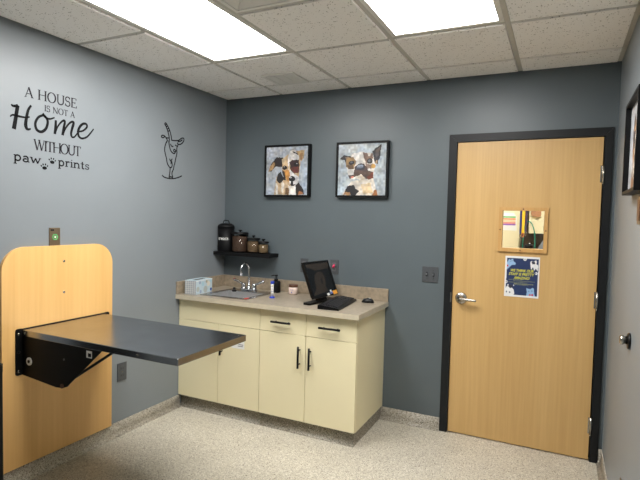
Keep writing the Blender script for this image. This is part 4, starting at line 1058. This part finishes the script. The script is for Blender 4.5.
def jar(x, r, h, treat, label):
    c = (x, -0.078, SZ + 0.0005)
    t = thing('treat_jar', label, 'jar', c, group='glass treat jars on the shelf')
    obj('glass', lathe(B(), [(r * 0.96, 0), (r, 0.004), (r, h)], c, 30), 'jar_glass', t)
    bm = B(); rng = random.Random(int(x * 1000)); lathe(bm, [(r - 0.006, 0.006), (r - 0.004, 0.012), (r - 0.004, h * 0.86), (r * 0.6, h * 0.92)], c, 24)
    for k in range(60):
        a = rng.uniform(0, 2 * PI); z = rng.uniform(0.014, h * 0.84); q = Vector((c[0] + (r - 0.007) * math.cos(a), c[1] + (r - 0.007) * math.sin(a), c[2] + z))
        d = Vector((-math.sin(a) * 0.3, math.cos(a) * 0.3, rng.uniform(-1, 1))).normalized() * rng.uniform(0.004, 0.010)
        tube(bm, [q - d, q + d], 0.0028, 5)
    cn = obj('treats', bm, treat, t); cn['kind'] = 'stuff'
    l_ = obj('lid', lathe(B(), [(r + 0.002, h + 0.0005), (r + 0.003, h + 0.003), (r + 0.003, h + 0.014), (r - 0.004, h + 0.018)], c, 30), 'black', t)
    obj('knob', lathe(B(), [(0.008, h + 0.0182), (0.007, h + 0.026), (0.017, h + 0.031), (0.017, h + 0.036), (0.010, h + 0.038)], c, 18), 'black', l_)
jar(0.221, 0.068, 0.150, 'treat_brown', 'largest glass jar of dark brown treats with black lid')
jar(0.3565, 0.054, 0.108, 'treat_tan', 'middle sized glass jar of tan treats with black lid')
jar(0.4545, 0.0425, 0.083, 'treat_light', 'smallest glass jar of pale treats with black lid')

# ------------------------------------------------------------------ black bin at the foot of the board
c = (0.195, -2.300, 0.0005)
t = thing('waste_bin', 'black upright bin standing beside the maple board', 'bin', c)
bm = B()
a, b = rrect(0.05, 0.352, -2.46, -2.153, 0.015, 5), rrect(0.05, 0.352, -2.46, -2.156, 0.015, 5)
lo = [bm.verts.new((*p, 0.0005)) for p in a]; up = [bm.verts.new((*p, 0.76)) for p in b]
bm.faces.new(lo[::-1]); bm.faces.new(up)
for i in range(len(a)): bm.faces.new((lo[i], lo[(i + 1) % len(a)], up[(i + 1) % len(a)], up[i]))
obj('body', bm, 'bin', t)
obj('lid', prism(B(), rrect(0.048, 0.353, -2.462, -2.155, 0.015, 5), 0.7605, 0.80, 2), 'bin', t)

# ------------------------------------------------------------------ the room beyond the door window
HX0, HX1 = 1.5, 3.6
struct('wall_hall_back', box(B(), HX0 - 0.1, HX1 + 0.1, HY, HY + 0.1, 0, H + 0.15), 'hall_wall')
struct('wall_hall_left', box(B(), HX0 - 0.1, HX0, 0.12, HY, 0, H + 0.15), 'hall_wall')
struct('wall_hall_right', box(B(), HX1, HX1 + 0.1, 0.12, HY, 0, H + 0.15), 'hall_wall')
struct('ceiling_hall', box(B(), HX0, HX1, 0.12, HY, H + 0.02, H + 0.15), 'white')
t = thing('ceiling_light', 'lit ceiling panel in the room beyond the door', 'ceiling light', (2.4, 0.62, H), group='recessed light panels')
obj('frame', ring_plate(B(), (1.8, 3.0, 0.32, 0.92), (1.815, 2.985, 0.335, 0.905), H - 0.002, H + 0.0198, 2), 'white', t)
obj('diffuser', box(B(), 1.815, 2.985, 0.335, 0.905, H + 0.002, H + 0.018), 'hall_panel', t)
def hall_cab(label, x0, x1, z0, z1, y0, m_, split):
    t = thing('hall_cabinet', label, 'cabinet', ((x0 + x1) / 2, (y0 + HY) / 2, z0))
    obj('body', box(B(), x0, x1, y0 + 0.02, HY - 0.001, z0, z1), m_, t)
    xs = [x0] + split + [x1]
    for a, b in zip(xs[:-1], xs[1:]): obj('door', box(B(), a + 0.002, b - 0.002, y0, y0 + 0.019, z0 + 0.002, z1 - 0.002, 0.001, 1), m_, t)
    return t
hall_cab('tall cream cabinet with a pinned paper seen through the door window', 1.86, 2.338, 0.001, 2.2, 1.2, 'cream', [])
hall_cab('cream wall cabinet seen through the door window', 2.41, 3.0, 1.425, 2.2, 1.25, 'cream', [2.535])
t = hall_cab('brown work counter seen through the door window', 2.345, 3.0, 0.001, 1.275, 1.12, 'brown', [2.66])
obj('back_panel', box(B(), 2.345, 3.0, 1.44, 1.46, 1.2752, 1.4245), 'brown', t)
p0, p1, p2, p3 = ray((502.5, 212.5), 1, 1.199), ray((515, 215), 1, 1.199), ray((517, 231.3), 1, 1.199), ray((502, 229.5), 1, 1.199)
t = thing('paper_chart', 'white paper chart with coloured stripes on the hall cabinet', 'paper', (2.25, 1.199, 1.44))
PX0, PX1, PZ0, PZ1 = 2.17, 2.315, 1.445, 1.605
sh = obj('sheet', prism(B(), [(PX0, PZ0 + 0.005), (PX1, PZ0), (PX1 - 0.004, PZ1 - 0.035), (PX1 - 0.03, PZ1), (PX0, PZ1)], 1.1985, 1.1995, 1), 'paper', t)
for z, nm in ((1.568, (120, 190, 110)), (1.550, (232, 150, 90)), (1.532, (236, 200, 150)), (1.515, (226, 140, 120)), (1.500, (150, 96, 190))):
    k = 'stripe%d' % int(z * 1000); M[k] = mat('stripe_ink_%d' % nm[1], nm, 0.6)
    obj('stripe', box(B(), PX0 + 0.004, PX1 - 0.012, 1.1978, 1.1986, z - 0.007, z + 0.007), k, sh)
def strap(label, x0, x1, z0, z1, y, m_, end=None):
    t = thing('leash', label, 'leash', ((x0 + x1) / 2, y, z0), group='leashes beyond the door window')
    xm = (x0 + x1) / 2; wd = x1 - x0
    obj('webbing', box(B(), x0, x1, y - 0.002, y + 0.002, z0, z1, 0.0008, 1), m_, t)
    obj('clip', tube(B(), [(xm + wd * 0.4 * math.cos(2 * PI * k / 10), y, z0 - 0.018 + 0.018 * math.sin(2 * PI * k / 10)) for k in range(10)], 0.003, 8, closed=True), end or 'nickel', t)
strap('navy leash hanging beside the yellow leash', 2.345, 2.362, 1.42, 1.80, 1.10, 'navy_strap')
strap('yellow leash with an orange clip hanging by cream cabinets', 2.364, 2.386, 1.43, 1.80, 1.085, 'yellow_strap', 'orange')
strap('purple leash hanging beside the yellow leash', 2.389, 2.404, 1.44, 1.80, 1.095, 'purple')
t = thing('leash_rack', 'black metal rail holding the leashes', 'rail', (2.375, 1.09, 1.80))
obj('rail', box(B(), 2.339, 2.409, 1.082, 1.106, 1.8005, 1.812), 'black_matte', t)
obj('bracket', box(B(), 2.342, 2.408, 1.1062, HY - 0.0005, 1.801, 1.811), 'black_matte', t)
tag(obj('hose', tube(B(), smooth_path([(2.372, 1.16, 1.279), (2.374, 1.158, 1.36), (2.384, 1.156, 1.47), (2.405, 1.155, 1.53), (2.438, 1.155, 1.515), (2.462, 1.157, 1.45), (2.470, 1.16, 1.38), (2.472, 1.16, 1.279)], 5), 0.0045, 8), 'teal'), 'teal green rubber tubing looped over the brown counter', 'tubing')
t = thing('instrument', 'black box with knob on the brown counter beyond the door', 'instrument', (2.41, 1.16, 1.2755))
obj('case', box(B(), 2.387, 2.455, 1.18, 1.30, 1.2755, 1.325, 0.006), 'black', t)
obj('knob', lathe(B(), [(0.012, 0.0), (0.010, 0.014)], (2.425, 1.24, 1.3255), 14), 'nickel', t)
bm = B(); prism(bm, [(2.488, 1.2755), (2.60, 1.2755), (2.595, 1.385), (2.55, 1.39), (2.515, 1.34)], 1.16, 1.24, 1)
bmesh.ops.bevel(bm, geom=list(bm.edges), offset=0.012, segments=2, affect='EDGES')
tag(obj('grey_bag', bm, 'grey_cloth'), 'grey cloth bag on the brown counter beyond the door', 'bag')
bm = B(); prism(bm, [(2.425, 1.60), (2.44, 1.580), (2.462, 1.575), (2.484, 1.572), (2.505, 1.58), (2.51, 1.60), (2.505, 1.66), (2.43, 1.66)], 1.236, 1.2495, 1)
tag(obj('tan_pouch', bm, 'tan'), 'tan leather pouch on the cream wall cabinet beyond the door', 'pouch')
